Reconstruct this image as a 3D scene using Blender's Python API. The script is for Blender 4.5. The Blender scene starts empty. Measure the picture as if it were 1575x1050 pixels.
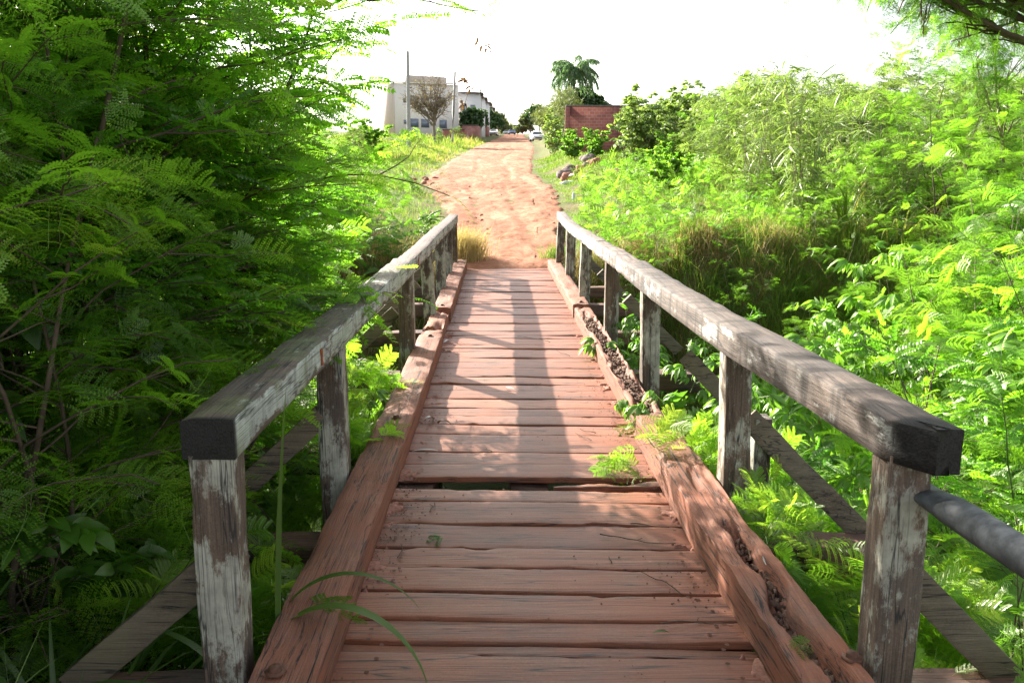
import bpy, math, random
import numpy as np
from mathutils import Vector
PI = math.pi
R = math.radians
rng = np.random.default_rng(7)
random.seed(7)
sc = bpy.context.scene
COL = sc.collection

# ------------------------------------------------------------------ noise
def _hash(ix, iy, iz, s):
    h = (ix*374761393 + iy*668265263 + iz*2147483647 + s*974711) & 0xffffffff
    h = ((h ^ (h >> 13))*1274126177) & 0xffffffff
    h = ((h ^ (h >> 16))*2246822519) & 0xffffffff
    return ((h ^ (h >> 15)) & 0xffff)/65535.0
def vnoise(x, y, z=0.0, s=0):
    x, y, z = np.broadcast_arrays(np.asarray(x, float), np.asarray(y, float), np.asarray(z, float))
    ix, iy, iz = np.floor(x).astype(np.int64), np.floor(y).astype(np.int64), np.floor(z).astype(np.int64)
    fx, fy, fz = x-ix, y-iy, z-iz
    fx, fy, fz = fx*fx*(3-2*fx), fy*fy*(3-2*fy), fz*fz*(3-2*fz)
    r = 0
    for a in (0, 1):
        for b in (0, 1):
            for c in (0, 1):
                r = r + _hash(ix+a, iy+b, iz+c, s)*(fx if a else 1-fx)*(fy if b else 1-fy)*(fz if c else 1-fz)
    return r*2-1
def fbm(x, y, z=0.0, s=0, o=3):
    r, a = 0, 1.0
    for k in range(o):
        r = r + a*vnoise(np.asarray(x)*2**k, np.asarray(y)*2**k, np.asarray(z)*2**k, s+k); a *= .5
    return r
def ss(a, b, x):
    t = np.clip((np.asarray(x, float)-a)/(b-a), 0, 1); return t*t*(3-2*t)

# ------------------------------------------------------------------ object helpers
def tag(o, label=None, cat=None, group=None, kind=None):
    if label: o['label'] = label
    if cat: o['category'] = cat
    if group: o['group'] = group
    if kind: o['kind'] = kind
    return o
def empty(name, loc=(0, 0, 0), rz=0, s=1.0):
    o = bpy.data.objects.new(name, None); COL.objects.link(o)
    o.location = loc; o.rotation_euler = (0, 0, rz); o.scale = (s, s, s); o.empty_display_size = .2
    return o
class G:
    """growing list of quads with a per-face value"""
    def __init__(s): s.v, s.f, s.a, s.n = [], [], [], 0
    def add(s, V, F, a=0.5):
        V = np.asarray(V, float).reshape(-1, 3); F = np.asarray(F, np.int64).reshape(-1, 4)
        s.v.append(V); s.f.append(F+s.n); s.n += len(V)
        s.a.append(np.broadcast_to(np.asarray(a, float), (len(F),)).copy())
        return s
    def mesh(s, name, smooth=False, center=False):
        V = np.concatenate(s.v); F = np.concatenate(s.f); A = np.concatenate(s.a)
        c = np.zeros(3)
        if center:
            c = (V.min(0)+V.max(0))/2; V = V-c
        me = bpy.data.meshes.new(name)
        me.vertices.add(len(V)); me.vertices.foreach_set('co', V.astype(np.float32).ravel())
        me.loops.add(F.size); me.loops.foreach_set('vertex_index', F.astype(np.int32).ravel())
        me.polygons.add(len(F)); me.polygons.foreach_set('loop_start', np.arange(0, F.size, 4, dtype=np.int32))
        me.update(calc_edges=True)
        at = me.attributes.new('v', 'FLOAT', 'FACE'); at.data.foreach_set('value', A.astype(np.float32))
        if smooth: me.polygons.foreach_set('use_smooth', np.ones(len(F), bool))
        return me, c
def obj(name, g, mat, parent=None, smooth=False, center=True, bevel=0, local=False):
    """one mesh object from g (world coordinates unless centred under a parent)"""
    me, c = g.mesh(name, smooth, center)
    me.materials.append(mat)
    o = bpy.data.objects.new(name, me); COL.objects.link(o)
    o.location = c
    if parent is not None:
        o.parent = parent
        root = parent; off = Vector(parent.location)
        while root.parent: root = root.parent; off += Vector(root.location)
        o.location = Vector(c)-off if not local else Vector(c)
    if bevel:
        m = o.modifiers.new('bevel', 'BEVEL'); m.width = bevel; m.segments = 2; m.limit_method = 'ANGLE'
    return o
def child(name, me, parent):
    o = bpy.data.objects.new(name, me); COL.objects.link(o); o.parent = parent; return o
def copy_tree(o, parent=None):
    c = o.copy(); COL.objects.link(c); c.parent = parent
    for ch in list(o.children): copy_tree(ch, c)
    return c
BOXF = [(0,3,2,1),(4,5,6,7),(0,1,5,4),(1,2,6,5),(2,3,7,6),(3,0,4,7)]
def box(g, x0, x1, y0, y1, z0, z1, a=.5):
    return g.add([(x0,y0,z0),(x1,y0,z0),(x1,y1,z0),(x0,y1,z0),(x0,y0,z1),(x1,y0,z1),(x1,y1,z1),(x0,y1,z1)], BOXF, a)
def frames(P, up=(0,0,1)):
    P = np.asarray(P, float); T = np.gradient(P, axis=0); T /= np.linalg.norm(T, axis=1)[:, None]+1e-9
    U = np.broadcast_to(np.asarray(up, float), T.shape)
    S = np.cross(T, U); n = np.linalg.norm(S, axis=1)
    bad = n < .05
    if bad.any(): S[bad] = np.cross(T[bad], np.array([1., 0.13, 0]))
    S /= np.linalg.norm(S, axis=1)[:, None]; N = np.cross(S, T)
    return T, S, N
def tube(g, P, r, n=6, a=.5):
    P = np.asarray(P, float); r = np.broadcast_to(np.asarray(r, float), (len(P),))
    T, S, N = frames(P)
    t = np.arange(n)*2*PI/n
    V = P[:, None]+(np.cos(t)[None, :, None]*S[:, None]+np.sin(t)[None, :, None]*N[:, None])*r[:, None, None]
    i = np.arange(len(P)-1)[:, None]*n; j = np.arange(n)[None]; k = (j+1) % n
    F = np.stack([i+j, i+k, i+n+k, i+n+j], -1).reshape(-1, 4)
    g.add(V.reshape(-1, 3), F, a)
    if n == 6: g.add(V[-1], [(0,1,2,3),(0,3,4,5)], a); g.add(V[0], [(3,2,1,0),(5,4,3,0)], a)
    return g
def beam(g, P, w, h, seg=.06, rough=.004, fn=None, up=(0,0,1), nside=5, ends=True, s=0, taper=None, cc=.03):
    """timber along the polyline P, w wide (side), h high; irregular surface; fn(t, u, c, pos)->inward push for top faces"""
    P = np.asarray(P, float)
    L = np.concatenate([[0], np.cumsum(np.linalg.norm(np.diff(P, axis=0), axis=1))])
    n = max(2, int(L[-1]/seg)+1); q = np.linspace(0, L[-1], n)
    C = np.stack([np.interp(q, L, P[:, k]) for k in range(3)], 1)
    T, S, N = frames(C, up)
    e = .985
    side = np.linspace(-1, 1, nside)
    ring = []
    for u in side*(1-cc): ring.append((u, 1))
    for u in side[::-1]*(1-cc): ring.append((1, u))
    for u in side[::-1]*(1-cc): ring.append((u, -1))
    for u in side*(1-cc): ring.append((-1, u))
    ring = np.array(ring)
    m = len(ring)
    U = np.broadcast_to(ring[None, :, 0], (n, m)); W = np.broadcast_to(ring[None, :, 1], (n, m))
    ww = w if taper is None else w*np.interp(q/L[-1], [0, 1], taper)[:, None]
    V = C[:, None]+S[:, None]*(U*ww/2)[..., None]+N[:, None]*(W*h/2)[..., None]
    nz = fbm(V[..., 0]*6+s, V[..., 1]*6, V[..., 2]*6, s)*rough
    V = V+(S[:, None]*U[..., None]+N[:, None]*W[..., None])*nz[..., None]
    if fn is not None:
        V = V+fn(q[:, None]/L[-1], U, W, V)
    i = np.arange(n-1)[:, None]*m; j = np.arange(m)[None]; k = (j+1) % m
    F = np.stack([i+j, i+k, i+m+k, i+m+j], -1).reshape(-1, 4)
    g.add(V.reshape(-1, 3), F)
    if ends:
        for e_, rev in ((0, False), (n-1, True)):
            c = V[e_].mean(0); vv = np.concatenate([V[e_], [c]])
            ff = [(j, (j+1) % m, m, m) for j in range(m)]
            # quads made of pairs
            ff = [(j, m, (j+2) % m, (j+1) % m) if not rev else (j, (j+1) % m, (j+2) % m, m) for j in range(0, m, 2)]
            g.add(vv, ff)
    return g

# ------------------------------------------------------------------ materials
def nt(name):
    m = bpy.data.materials.new(name); m.use_nodes = True
    t = m.node_tree; t.nodes.clear()
    return m, t, lambda ty, **k: _n(t, ty, k)
def _n(t, ty, k):
    n = t.nodes.new(ty)
    for a, b in k.items():
        if a in n.inputs.keys() if isinstance(a, str) else False: n.inputs[a].default_value = b
        else: setattr(n, a, b)
    return n
def ln(t, a, b): t.links.new(a, b)
def ramp(N, t, src, stops, interp='LINEAR'):
    r = N('ShaderNodeValToRGB'); e = r.color_ramp.elements
    r.color_ramp.interpolation = interp
    e[0].position = stops[0][0]; e[0].color = (*stops[0][1], 1)
    e[1].position = stops[-1][0]; e[1].color = (*stops[-1][1], 1)
    for p, c in stops[1:-1]:
        x = e.new(p); x.color = (*c, 1)
    ln(t, src, r.inputs[0]); return r.outputs[0]
def g3(v): return (v, v, v)
def coords(N, t, scale=(1,1,1), kind='Object', rnd=True):
    tc = N('ShaderNodeTexCoord'); mp = N('ShaderNodeMapping'); mp.inputs['Scale'].default_value = scale
    ln(t, tc.outputs[kind], mp.inputs[0])
    if not rnd: return mp.outputs[0]
    oi = N('ShaderNodeObjectInfo'); mu = N('ShaderNodeMath', operation='MULTIPLY'); mu.inputs[1].default_value = 71.3
    ln(t, oi.outputs['Random'], mu.inputs[0])
    ad = N('ShaderNodeVectorMath', operation='ADD'); ln(t, mp.outputs[0], ad.inputs[0]); ln(t, mu.outputs[0], ad.inputs[1])
    return ad.outputs[0]
def noise(N, t, co, scale=1, detail=5, rough=.6, dist=0):
    n = N('ShaderNodeTexNoise'); n.inputs['Scale'].default_value = scale; n.inputs['Detail'].default_value = detail
    n.inputs['Roughness'].default_value = rough; n.inputs['Distortion'].default_value = dist
    ln(t, co, n.inputs['Vector']); return n.outputs['Fac']
def mixc(N, t, fac, a, b, bt='MIX'):
    m = N('ShaderNodeMix', data_type='RGBA', blend_type=bt)
    for v, i in ((fac, 0), (a, 6), (b, 7)):
        if hasattr(v, 'is_output') or isinstance(v, bpy.types.NodeSocket): ln(t, v, m.inputs[i])
        else: m.inputs[i].default_value = v if i == 0 else (*v, 1)
    return m.outputs[2]
def finish(N, t, col, rough=.8, bump=None, bs=.5, bd=.01, spec=.3, metal=0):
    p = N('ShaderNodeBsdfPrincipled'); o = N('ShaderNodeOutputMaterial')
    if isinstance(col, bpy.types.NodeSocket): ln(t, col, p.inputs['Base Color'])
    else: p.inputs['Base Color'].default_value = (*col, 1)
    if isinstance(rough, bpy.types.NodeSocket): ln(t, rough, p.inputs['Roughness'])
    else: p.inputs['Roughness'].default_value = rough
    p.inputs['Specular IOR Level'].default_value = spec; p.inputs['Metallic'].default_value = metal
    if bump is not None:
        b = N('ShaderNodeBump'); b.inputs['Strength'].default_value = bs; b.inputs['Distance'].default_value = bd
        ln(t, bump, b.inputs['Height']); ln(t, b.outputs[0], p.inputs['Normal'])
    ln(t, p.outputs[0], o.inputs[0]); return p
def simple(name, col, rough=.7, var=.25, scale=6, bs=.3, bd=.01, spec=.3, metal=0):
    m, t, N = nt(name); co = coords(N, t)
    n = noise(N, t, co, scale, 6)
    c = ramp(N, t, n, [(.3, tuple(x*(1-var) for x in col)), (.7, tuple(min(1, x*(1+var)) for x in col))])
    finish(N, t, c, rough, n, bs, bd, spec, metal); return m
def leafmat(name, c0, c1, trans=.45, tc=1.9, gloss=.06, dry=None):
    """c0..c1 by per-leaf value; translucent blade"""
    m, t, N = nt(name)
    at = N('ShaderNodeAttribute', attribute_name='v')
    oi = N('ShaderNodeObjectInfo')
    a = N('ShaderNodeMath', operation='MULTIPLY_ADD'); ln(t, oi.outputs['Random'], a.inputs[0]); a.inputs[1].default_value = .25
    ln(t, at.outputs['Fac'], a.inputs[2])
    st = [(.1, c0), (.95, c1)]
    if dry: st = [(.1, c0), (.9, c1), (1.13, dry)]; st = [(p/1.2, c) for p, c in st]; sc_ = 1/1.2
    else: sc_ = 1
    b = N('ShaderNodeMath', operation='MULTIPLY'); ln(t, a.outputs[0], b.inputs[0]); b.inputs[1].default_value = sc_
    c = ramp(N, t, b.outputs[0], st)
    d = N('ShaderNodeBsdfDiffuse'); ln(t, c, d.inputs[0])
    tr = N('ShaderNodeBsdfTranslucent'); tcn = mixc(N, t, 1.0, c, (tc, tc, tc*.55), 'MULTIPLY'); ln(t, tcn, tr.inputs[0])
    mx = N('ShaderNodeMixShader'); mx.inputs[0].default_value = trans; ln(t, d.outputs[0], mx.inputs[1]); ln(t, tr.outputs[0], mx.inputs[2])
    gl = N('ShaderNodeBsdfGlossy'); gl.inputs['Roughness'].default_value = .42; gl.inputs[0].default_value = (1, 1, .85, 1)
    m2 = N('ShaderNodeMixShader'); m2.inputs[0].default_value = gloss*.5; ln(t, mx.outputs[0], m2.inputs[1]); ln(t, gl.outputs[0], m2.inputs[2])
    o = N('ShaderNodeOutputMaterial'); ln(t, m2.outputs[0], o.inputs[0]); return m
def woodmat(name, axis, dark, light, dust=None, dustamt=.5, paint=None, paintlo=.5, painttop=False, char=None, bs=.6, darkcrack=.02, moss=False, fine_=34, rough=.78, wear=0, drip=.0):
    m, t, N = nt(name)
    s = [fine_, fine_, fine_]; s[axis] = 1.3*fine_/30
    co = coords(N, t, tuple(s)); co1 = coords(N, t)
    g1 = noise(N, t, co, 1, 7, .65, .6)
    s2 = [170, 170, 170]; s2[axis] = 4
    g2 = noise(N, t, coords(N, t, tuple(s2)), 1, 3, .6, .3)
    c = ramp(N, t, g1, [(.28, dark), (.5, tuple((a+b)/2 for a, b in zip(dark, light))), (.72, light)])
    oi = N('ShaderNodeObjectInfo')
    hv = N('ShaderNodeMath', operation='MULTIPLY_ADD'); ln(t, oi.outputs['Random'], hv.inputs[0]); hv.inputs[1].default_value = .6; hv.inputs[2].default_value = .68
    cm = N('ShaderNodeCombineColor'); [ln(t, hv.outputs[0], cm.inputs[k]) for k in range(3)]
    c = mixc(N, t, 1.0, c, cm.outputs[0], 'MULTIPLY')
    fine = ramp(N, t, g2, [(.32, g3(.62)), (.55, g3(1.08))])
    c = mixc(N, t, 1.0, c, fine, 'MULTIPLY')
    iso = noise(N, t, coords(N, t), 120, 3, .7); c = mixc(N, t, 1.0, c, ramp(N, t, iso, [(.3, g3(.72)), (.62, g3(1.12))]), 'MULTIPLY')
    s3 = [15, 15, 15]; s3[axis] = .55
    hl = noise(N, t, coords(N, t, tuple(s3)), 1, 4, .55, .35)
    hair = ramp(N, t, hl, [(.472, g3(0)), (.482, g3(.85)), (.488, g3(.85)), (.498, g3(0))])
    tone = noise(N, t, coords(N, t), 1.9, 6, .7)
    c = mixc(N, t, ramp(N, t, tone, [(.42, g3(0)), (.66, g3(.65))]), c, tuple(.62*(a+b)/2*.6+.38*.13 for a, b in zip(dark, light)))
    crack = ramp(N, t, g1, [(.325, g3(1)), (.36, g3(0))])
    if dust:
        dn = noise(N, t, co1, 3.2, 7, .68)
        if wear:
            tcw = N('ShaderNodeTexCoord'); sw = N('ShaderNodeSeparateXYZ'); ln(t, tcw.outputs['Object'], sw.inputs[0])
            aw = N('ShaderNodeMath', operation='ABSOLUTE'); ln(t, sw.outputs[0], aw.inputs[0])
            mw = N('ShaderNodeMath', operation='MULTIPLY_ADD'); ln(t, aw.outputs[0], mw.inputs[0]); mw.inputs[1].default_value = wear; ln(t, dn, mw.inputs[2]); dn = mw.outputs[0]
        f = ramp(N, t, dn, [(.42-.12*dustamt, g3(0)), (.72-.15*dustamt, g3(min(1, .5+dustamt*.5)))])
        c = mixc(N, t, f, c, dust)
    if paint:
        pn = noise(N, t, coords(N, t, tuple(7 if k != axis else 3 for k in range(3))), 1, 8, .75)
        ge = N('ShaderNodeNewGeometry'); sx = N('ShaderNodeSeparateXYZ'); ln(t, ge.outputs['Normal'], sx.inputs[0])
        w = N('ShaderNodeMath', operation='ABSOLUTE'); ln(t, sx.outputs[2], w.inputs[0])
        w2 = N('ShaderNodeMath', operation='MULTIPLY_ADD'); ln(t, w.outputs[0], w2.inputs[0]); w2.inputs[1].default_value = -.2 if not painttop else -.03; ln(t, pn, w2.inputs[2])
        f = ramp(N, t, w2.outputs[0], [(paintlo-.02, g3(0)), (paintlo+.04, g3(.92))])
        pv = noise(N, t, co1, 14, 4); pc = ramp(N, t, pv, [(.35, tuple(x*.62 for x in paint)), (.65, paint)])
        pc = mixc(N, t, ramp(N, t, g2, [(.36, g3(.6)), (.46, g3(0))]), pc, tuple(x*.3 for x in paint))
        c = mixc(N, t, f, c, pc)
        if moss:
            mo = noise(N, t, co1, 5, 5); c = mixc(N, t, ramp(N, t, mo, [(.5, g3(0)), (.7, g3(.5))]), c, (.2, .25, .1))
    if drip:
        sd_ = [1.2, 1.2, 1.2]; sd_[axis] = 13
        dn_ = noise(N, t, coords(N, t, tuple(sd_)), 1, 5, .6); c = mixc(N, t, ramp(N, t, dn_, [(.50, g3(0)), (.62, g3(drip))]), c, (.045, .036, .03))
    c = mixc(N, t, crack, c, g3(darkcrack)); c = mixc(N, t, hair, c, g3(darkcrack))
    if char is not None:
        tc = N('ShaderNodeTexCoord'); sp = N('ShaderNodeSeparateXYZ'); ln(t, tc.outputs['Generated'], sp.inputs[0])
        cn = noise(N, t, co1, 9, 4)
        md = N('ShaderNodeMath', operation='MULTIPLY_ADD'); ln(t, cn, md.inputs[0]); md.inputs[1].default_value = char[1]*1.4; ln(t, sp.outputs[char[0]], md.inputs[2])
        f = ramp(N, t, md.outputs[0], [(char[1]*1.35, g3(.97)), (char[1]*1.85, g3(0))])
        c = mixc(N, t, f, c, ramp(N, t, g2, [(.35, g3(.004)), (.65, (.02, .018, .016))]))
    ad = N('ShaderNodeMath', operation='MULTIPLY_ADD'); ln(t, g1, ad.inputs[0]); ad.inputs[1].default_value = .45; ln(t, g2, ad.inputs[2])
    finish(N, t, c, rough, ad.outputs[0], bs, .006, .35); return m

M = {}
M['deck'] = woodmat('deck timber', 0, (.12, .042, .022), (.37, .175, .105), dust=(.27, .088, .042), dustamt=.2, bs=.5, fine_=48, rough=.52, wear=.22)
M['kerb'] = woodmat('kerb timber', 1, (.125, .046, .026), (.33, .152, .092), dust=(.27, .092, .048), dustamt=.45)
M['rot'] = simple('rotten timber', (.14, .085, .06), .95, .6, 30, .9, .02)
M['rail_l'] = woodmat('rail timber pale', 1, (.07, .048, .038), (.24, .17, .135), paint=(.52, .56, .50), paintlo=.40, char=(1, .0035), moss=True, drip=.35)
M['rail_r'] = woodmat('rail timber bare', 1, (.05, .037, .03), (.20, .15, .12), drip=.8, paint=(.52, .51, .46), paintlo=.525, char=(1, .03))
M['post'] = woodmat('post timber', 2, (.05, .034, .024), (.2, .14, .1), paint=(.46, .45, .37), paintlo=.50, painttop=True)
M['brace'] = woodmat('brace timber', 0, (.07, .05, .036), (.24, .18, .13), dust=(.2, .17, .1), dustamt=.3)
M['under'] = woodmat('girder timber', 0, (.04, .03, .024), (.14, .09, .07), dust=(.26, .12, .08), dustamt=.3)
M['iron'] = simple('rusty iron', (.11, .05, .03), .7, .5, 40, .5, .004, .4, .3)
M['pipe'] = simple('grey painted pipe', (.085, .09, .095), .68, .55, 22, .5, .003, .3, .0)
M['trunk'] = simple('thin bark', (.10, .072, .05), .9, .4, 14, .6, .01)
M['greybark'] = simple('grey bark', (.2, .17, .145), .9, .2, 10)
M['pale_stem'] = simple('pale stem', (.26, .22, .14), .8, .3, 20, .3, .004)
M['green_stem'] = simple('green stem', (.09, .14, .04), .6, .3, 20, .3, .004)
M['leuc'] = leafmat('feathery leaves', (.030, .09, .010), (.13, .25, .020), .58, 3.3, .08, dry=(.16, .21, .03))
M['leuc_lt'] = leafmat('feathery leaves young', (.04, .125, .014), (.135, .26, .03), .5, 2.5)
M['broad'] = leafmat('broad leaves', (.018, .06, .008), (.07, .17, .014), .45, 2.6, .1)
M['palm_leaf'] = leafmat('lobed leaves', (.035, .11, .014), (.13, .26, .03), .48, 2.2, .1)
M['field'] = leafmat('field leaves', (.07, .13, .035), (.19, .28, .075), .4, 1.7, .1)
M['grass'] = leafmat('grass blades', (.07, .15, .02), (.19, .27, .05), .45, 1.6, .05, dry=(.36, .28, .13))
M['drygrass'] = leafmat('dry grass blades', (.20, .15, .075), (.50, .40, .22), .38, 1.5, .05)
M['blade'] = leafmat('cane blades', (.035, .085, .02), (.10, .18, .04), .45, 1.8, .08)
M['pleaf'] = leafmat('small leaflets', (.03, .10, .010), (.12, .27, .02), .56, 3.2, .08, dry=(.18, .22, .04))
M['dark'] = leafmat('dark crown leaves', (.02, .055, .02), (.06, .12, .035), .3, 1.6, .08)
M['palmf'] = leafmat('palm fronds', (.04, .10, .045), (.11, .2, .09), .4, 2.0, .12)
M['olive'] = leafmat('dusty leaves', (.07, .10, .04), (.16, .2, .08), .35, 1.5, .08)
M['tan'] = leafmat('straw coloured leaves', (.16, .12, .07), (.30, .25, .14), .3, 1.3, .04)
M['dead'] = leafmat('dead leaves', (.05, .025, .015), (.17, .09, .05), .25, 1.4, .05)
M['pod'] = leafmat('dry pods', (.10, .05, .03), (.2, .1, .06), .2, 1.3, .05)

# ------------------------------------------------------------------ terrain
EY = [-60, 1.0, 13.2, 14, 17, 21, 28, 35, 45, 60, 75, 100, 150, 200, 260, 2000]
EL = [-1.2, -1.2, -.9, -.95, -1.0, -1.25, -2.1, -3.2, -3.5, -3.4, -3.1, -2.6, -.6, .8, 3, 60]
ER = [1.2, 1.2, .8, .85, 1.1, 1.45, 2.0, 2.0, 1.8, 2.4, 3.2, 4.3, 5.6, 6.0, 8.5, 66]
def rl(y): return np.interp(y, EY, EL)
def rr(y): return np.interp(y, EY, ER)
def gz(x, y):
    x = np.asarray(x, float); y = np.asarray(y, float)
    z = .05*np.clip(y-14, 0, 240)+.008*np.clip(y-254, 0, 3000)-.03
    dr = x-rr(y); dl = rl(y)-x
    off = ss(0, .8, np.maximum(dr, dl))
    far = ss(11.5, 13.5, y)
    z = z+far*((.45+.3*ss(14, 22, y))*ss(.2, 2.6, dr)+.035*np.clip(dr-3, 0, 40)*ss(13, 22, y)+.22*ss(.3, 2.5, dl)+.012*np.clip(dl-3, 0, 60))
    z = z+off*.09*fbm(x*.55, y*.55, 0, 3)+(1-off)*.018*fbm(x*2.1, y*.9, 0, 5)
    z = z+.028*np.exp(-((y-33)/14)**2)*fbm(x*3.1, y*2.1, 0, 15)*ss(15, 18, y)
    # creek channel crossing under the bridge
    yf = 13.35-.9*ss(3.5, 9, x)-.6*ss(-2, -7, x)+.55*fbm(x*.9, 3.3, 0, 9)*ss(1, 2, np.abs(x))
    yn = 1.55+.2*vnoise(x*.8, 1.2, 0, 8)
    ch = ss(0, 1.7, y-yn)*ss(0, 1.9, yf-y)
    bot = -2.15+.12*fbm(x*.8, y*.8, 0, 11)+.95*ss(1.8, 4.6, x)+.5*ss(-2.5, -5, x)+.75*ss(5.0, 0.5, np.abs(y-6.4))*0
    return z*(1-ch)+bot*ch
def axis_(pts):
    out = []
    for a, b, st in pts: out += list(np.arange(a, b, st))
    return np.array(out+[pts[-1][1]])
def grid(X, Y, Z):
    n, m = X.shape
    V = np.stack([X, Y, Z], -1).reshape(-1, 3)
    i = np.arange(n-1)[:, None]*m; j = np.arange(m-1)[None]
    F = np.stack([i+j, i+j+1, i+m+j+1, i+m+j], -1).reshape(-1, 4)
    return V, F
xs = axis_([(-1500, -200, 130), (-200, -40, 10), (-40, -12, 1), (-12, 14, .22), (14, 40, 1), (40, 200, 10), (200, 1500, 130)])
ys = axis_([(-60, -4, 4), (-4, 48, .22), (48, 120, 1), (120, 300, 5), (300, 2000, 100)])
Xg, Yg = np.meshgrid(xs, ys)
g = G(); V, F = grid(Xg, Yg, gz(Xg, Yg)); g.add(V, F)
def groundmat():
    m, t, N = nt('earth and turf'); co = coords(N, t, rnd=False)
    a = noise(N, t, co, .5, 8, .65); b = noise(N, t, co, 5, 8, .7); d = noise(N, t, co, 35, 4)
    soil = ramp(N, t, b, [(.3, (.09, .05, .032)), (.7, (.22, .13, .08))])
    turf = ramp(N, t, d, [(.3, (.05, .085, .02)), (.7, (.16, .19, .06))])
    c = mixc(N, t, ramp(N, t, a, [(.40, g3(.25)), (.55, g3(.95))]), soil, turf)
    finish(N, t, c, .95, b, .6, .05, .1); return m
o = obj('ground', g, groundmat(), smooth=True, center=False); tag(o, 'grassy earth banks either side of the creek and track', 'ground', kind='structure')
# dirt road
ry = axis_([(13.7, 48, .12), (48, 120, .8), (120, 300, 4)])
u = np.linspace(-1, 1, 61)
Yr = np.repeat(ry[:, None], len(u), 1); wob = (.14*fbm(ry*.7, ry*0, 0, 21)+.07*fbm(ry*4, ry*0, 0, 22))[:, None]
c_ = (rl(ry)+rr(ry))/2; hw = (rr(ry)-rl(ry))/2
Xr = c_[:, None]+u[None]*(hw[:, None]+.12)+np.where(u > .5, 1, np.where(u < -.5, 1, 0))[None]*wob*np.abs(u)[None]
edge = ss(.86, 1.0, np.abs(u))[None]
Zr = gz(Xr, Yr)+.05-.15*edge+(.03*fbm(Xr*1.2, Yr*.9, 0, 31)+.018*fbm(Xr*6, Yr*4, 0, 35, 4))*(1-edge)-.13*ss(14.25, 13.85, Yr)
for xo, yo in ((-.45, .03), (.65, .03)):    # shallow wheel ruts
    cx = c_[:, None]+xo+.35*np.sin(Yr/6+.4)+.6*ss(24, 44, Yr)*(1 if xo > 0 else -1)*.5
    Zr -= .035*np.exp(-((Xr-cx)/.17)**2)*ss(15, 18, Yr)
g = G(); V, F = grid(Xr, Yr, Zr); g.add(V, F)
def roadmat():
    m, t, N = nt('red laterite track'); co = coords(N, t, rnd=False)
    a = noise(N, t, coords(N, t, (1.1, .22, 1), rnd=False), 1, 8, .65); b = noise(N, t, co, 7, 8, .75); d = noise(N, t, co, 45, 3, .7)
    c = ramp(N, t, a, [(.3, (.25, .10, .055)), (.52, (.38, .19, .115)), (.7, (.50, .31, .20))])
    c = mixc(N, t, ramp(N, t, b, [(.36, g3(.75)), (.52, g3(0))]), c, (.24, .085, .05))
    c = mixc(N, t, ramp(N, t, d, [(.62, g3(0)), (.7, g3(.45))]), c, (.5, .38, .3))
    ad = N('ShaderNodeMath', operation='MULTIPLY_ADD'); ln(t, d, ad.inputs[0]); ad.inputs[1].default_value = .3; ln(t, b, ad.inputs[2])
    finish(N, t, c, .95, ad.outputs[0], .8, .07, .1); return m
M['road'] = roadmat()
o = obj('dirt_road', g, M['road'], smooth=True, center=False); tag(o, 'rutted red earth track climbing away from the bridge', 'road', kind='structure')
# near approach path
g = G(); X2, Y2 = np.meshgrid(np.linspace(-1.3, 1.3, 27), np.linspace(-6, 1.25, 60)); V, F = grid(X2, Y2, gz(X2, Y2)+.02-.1*ss(1.1, 1.3, np.abs(X2))); g.add(V, F)
o = obj('approach_path', g, M['road'], smooth=True, center=False); tag(o, 'bare red earth path before the bridge', 'path', kind='structure')
# creek water
def watermat():
    m, t, N = nt('creek water'); co = coords(N, t, rnd=False); n = noise(N, t, co, 4, 4)
    finish(N, t, (.035, .04, .025), .08, n, .25, .03, .6); return m
g = G(); xw = np.linspace(-40, 40, 81); yw = np.linspace(2.6, 12.4, 12); Xw, Yw = np.meshgrid(xw, yw); V, F = grid(Xw, Yw, Xw*0-2.02); g.add(V, F)
o = obj('water', g, watermat(), center=False); tag(o, 'dark shallow creek water below the bridge', 'water', kind='structure')

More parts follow.
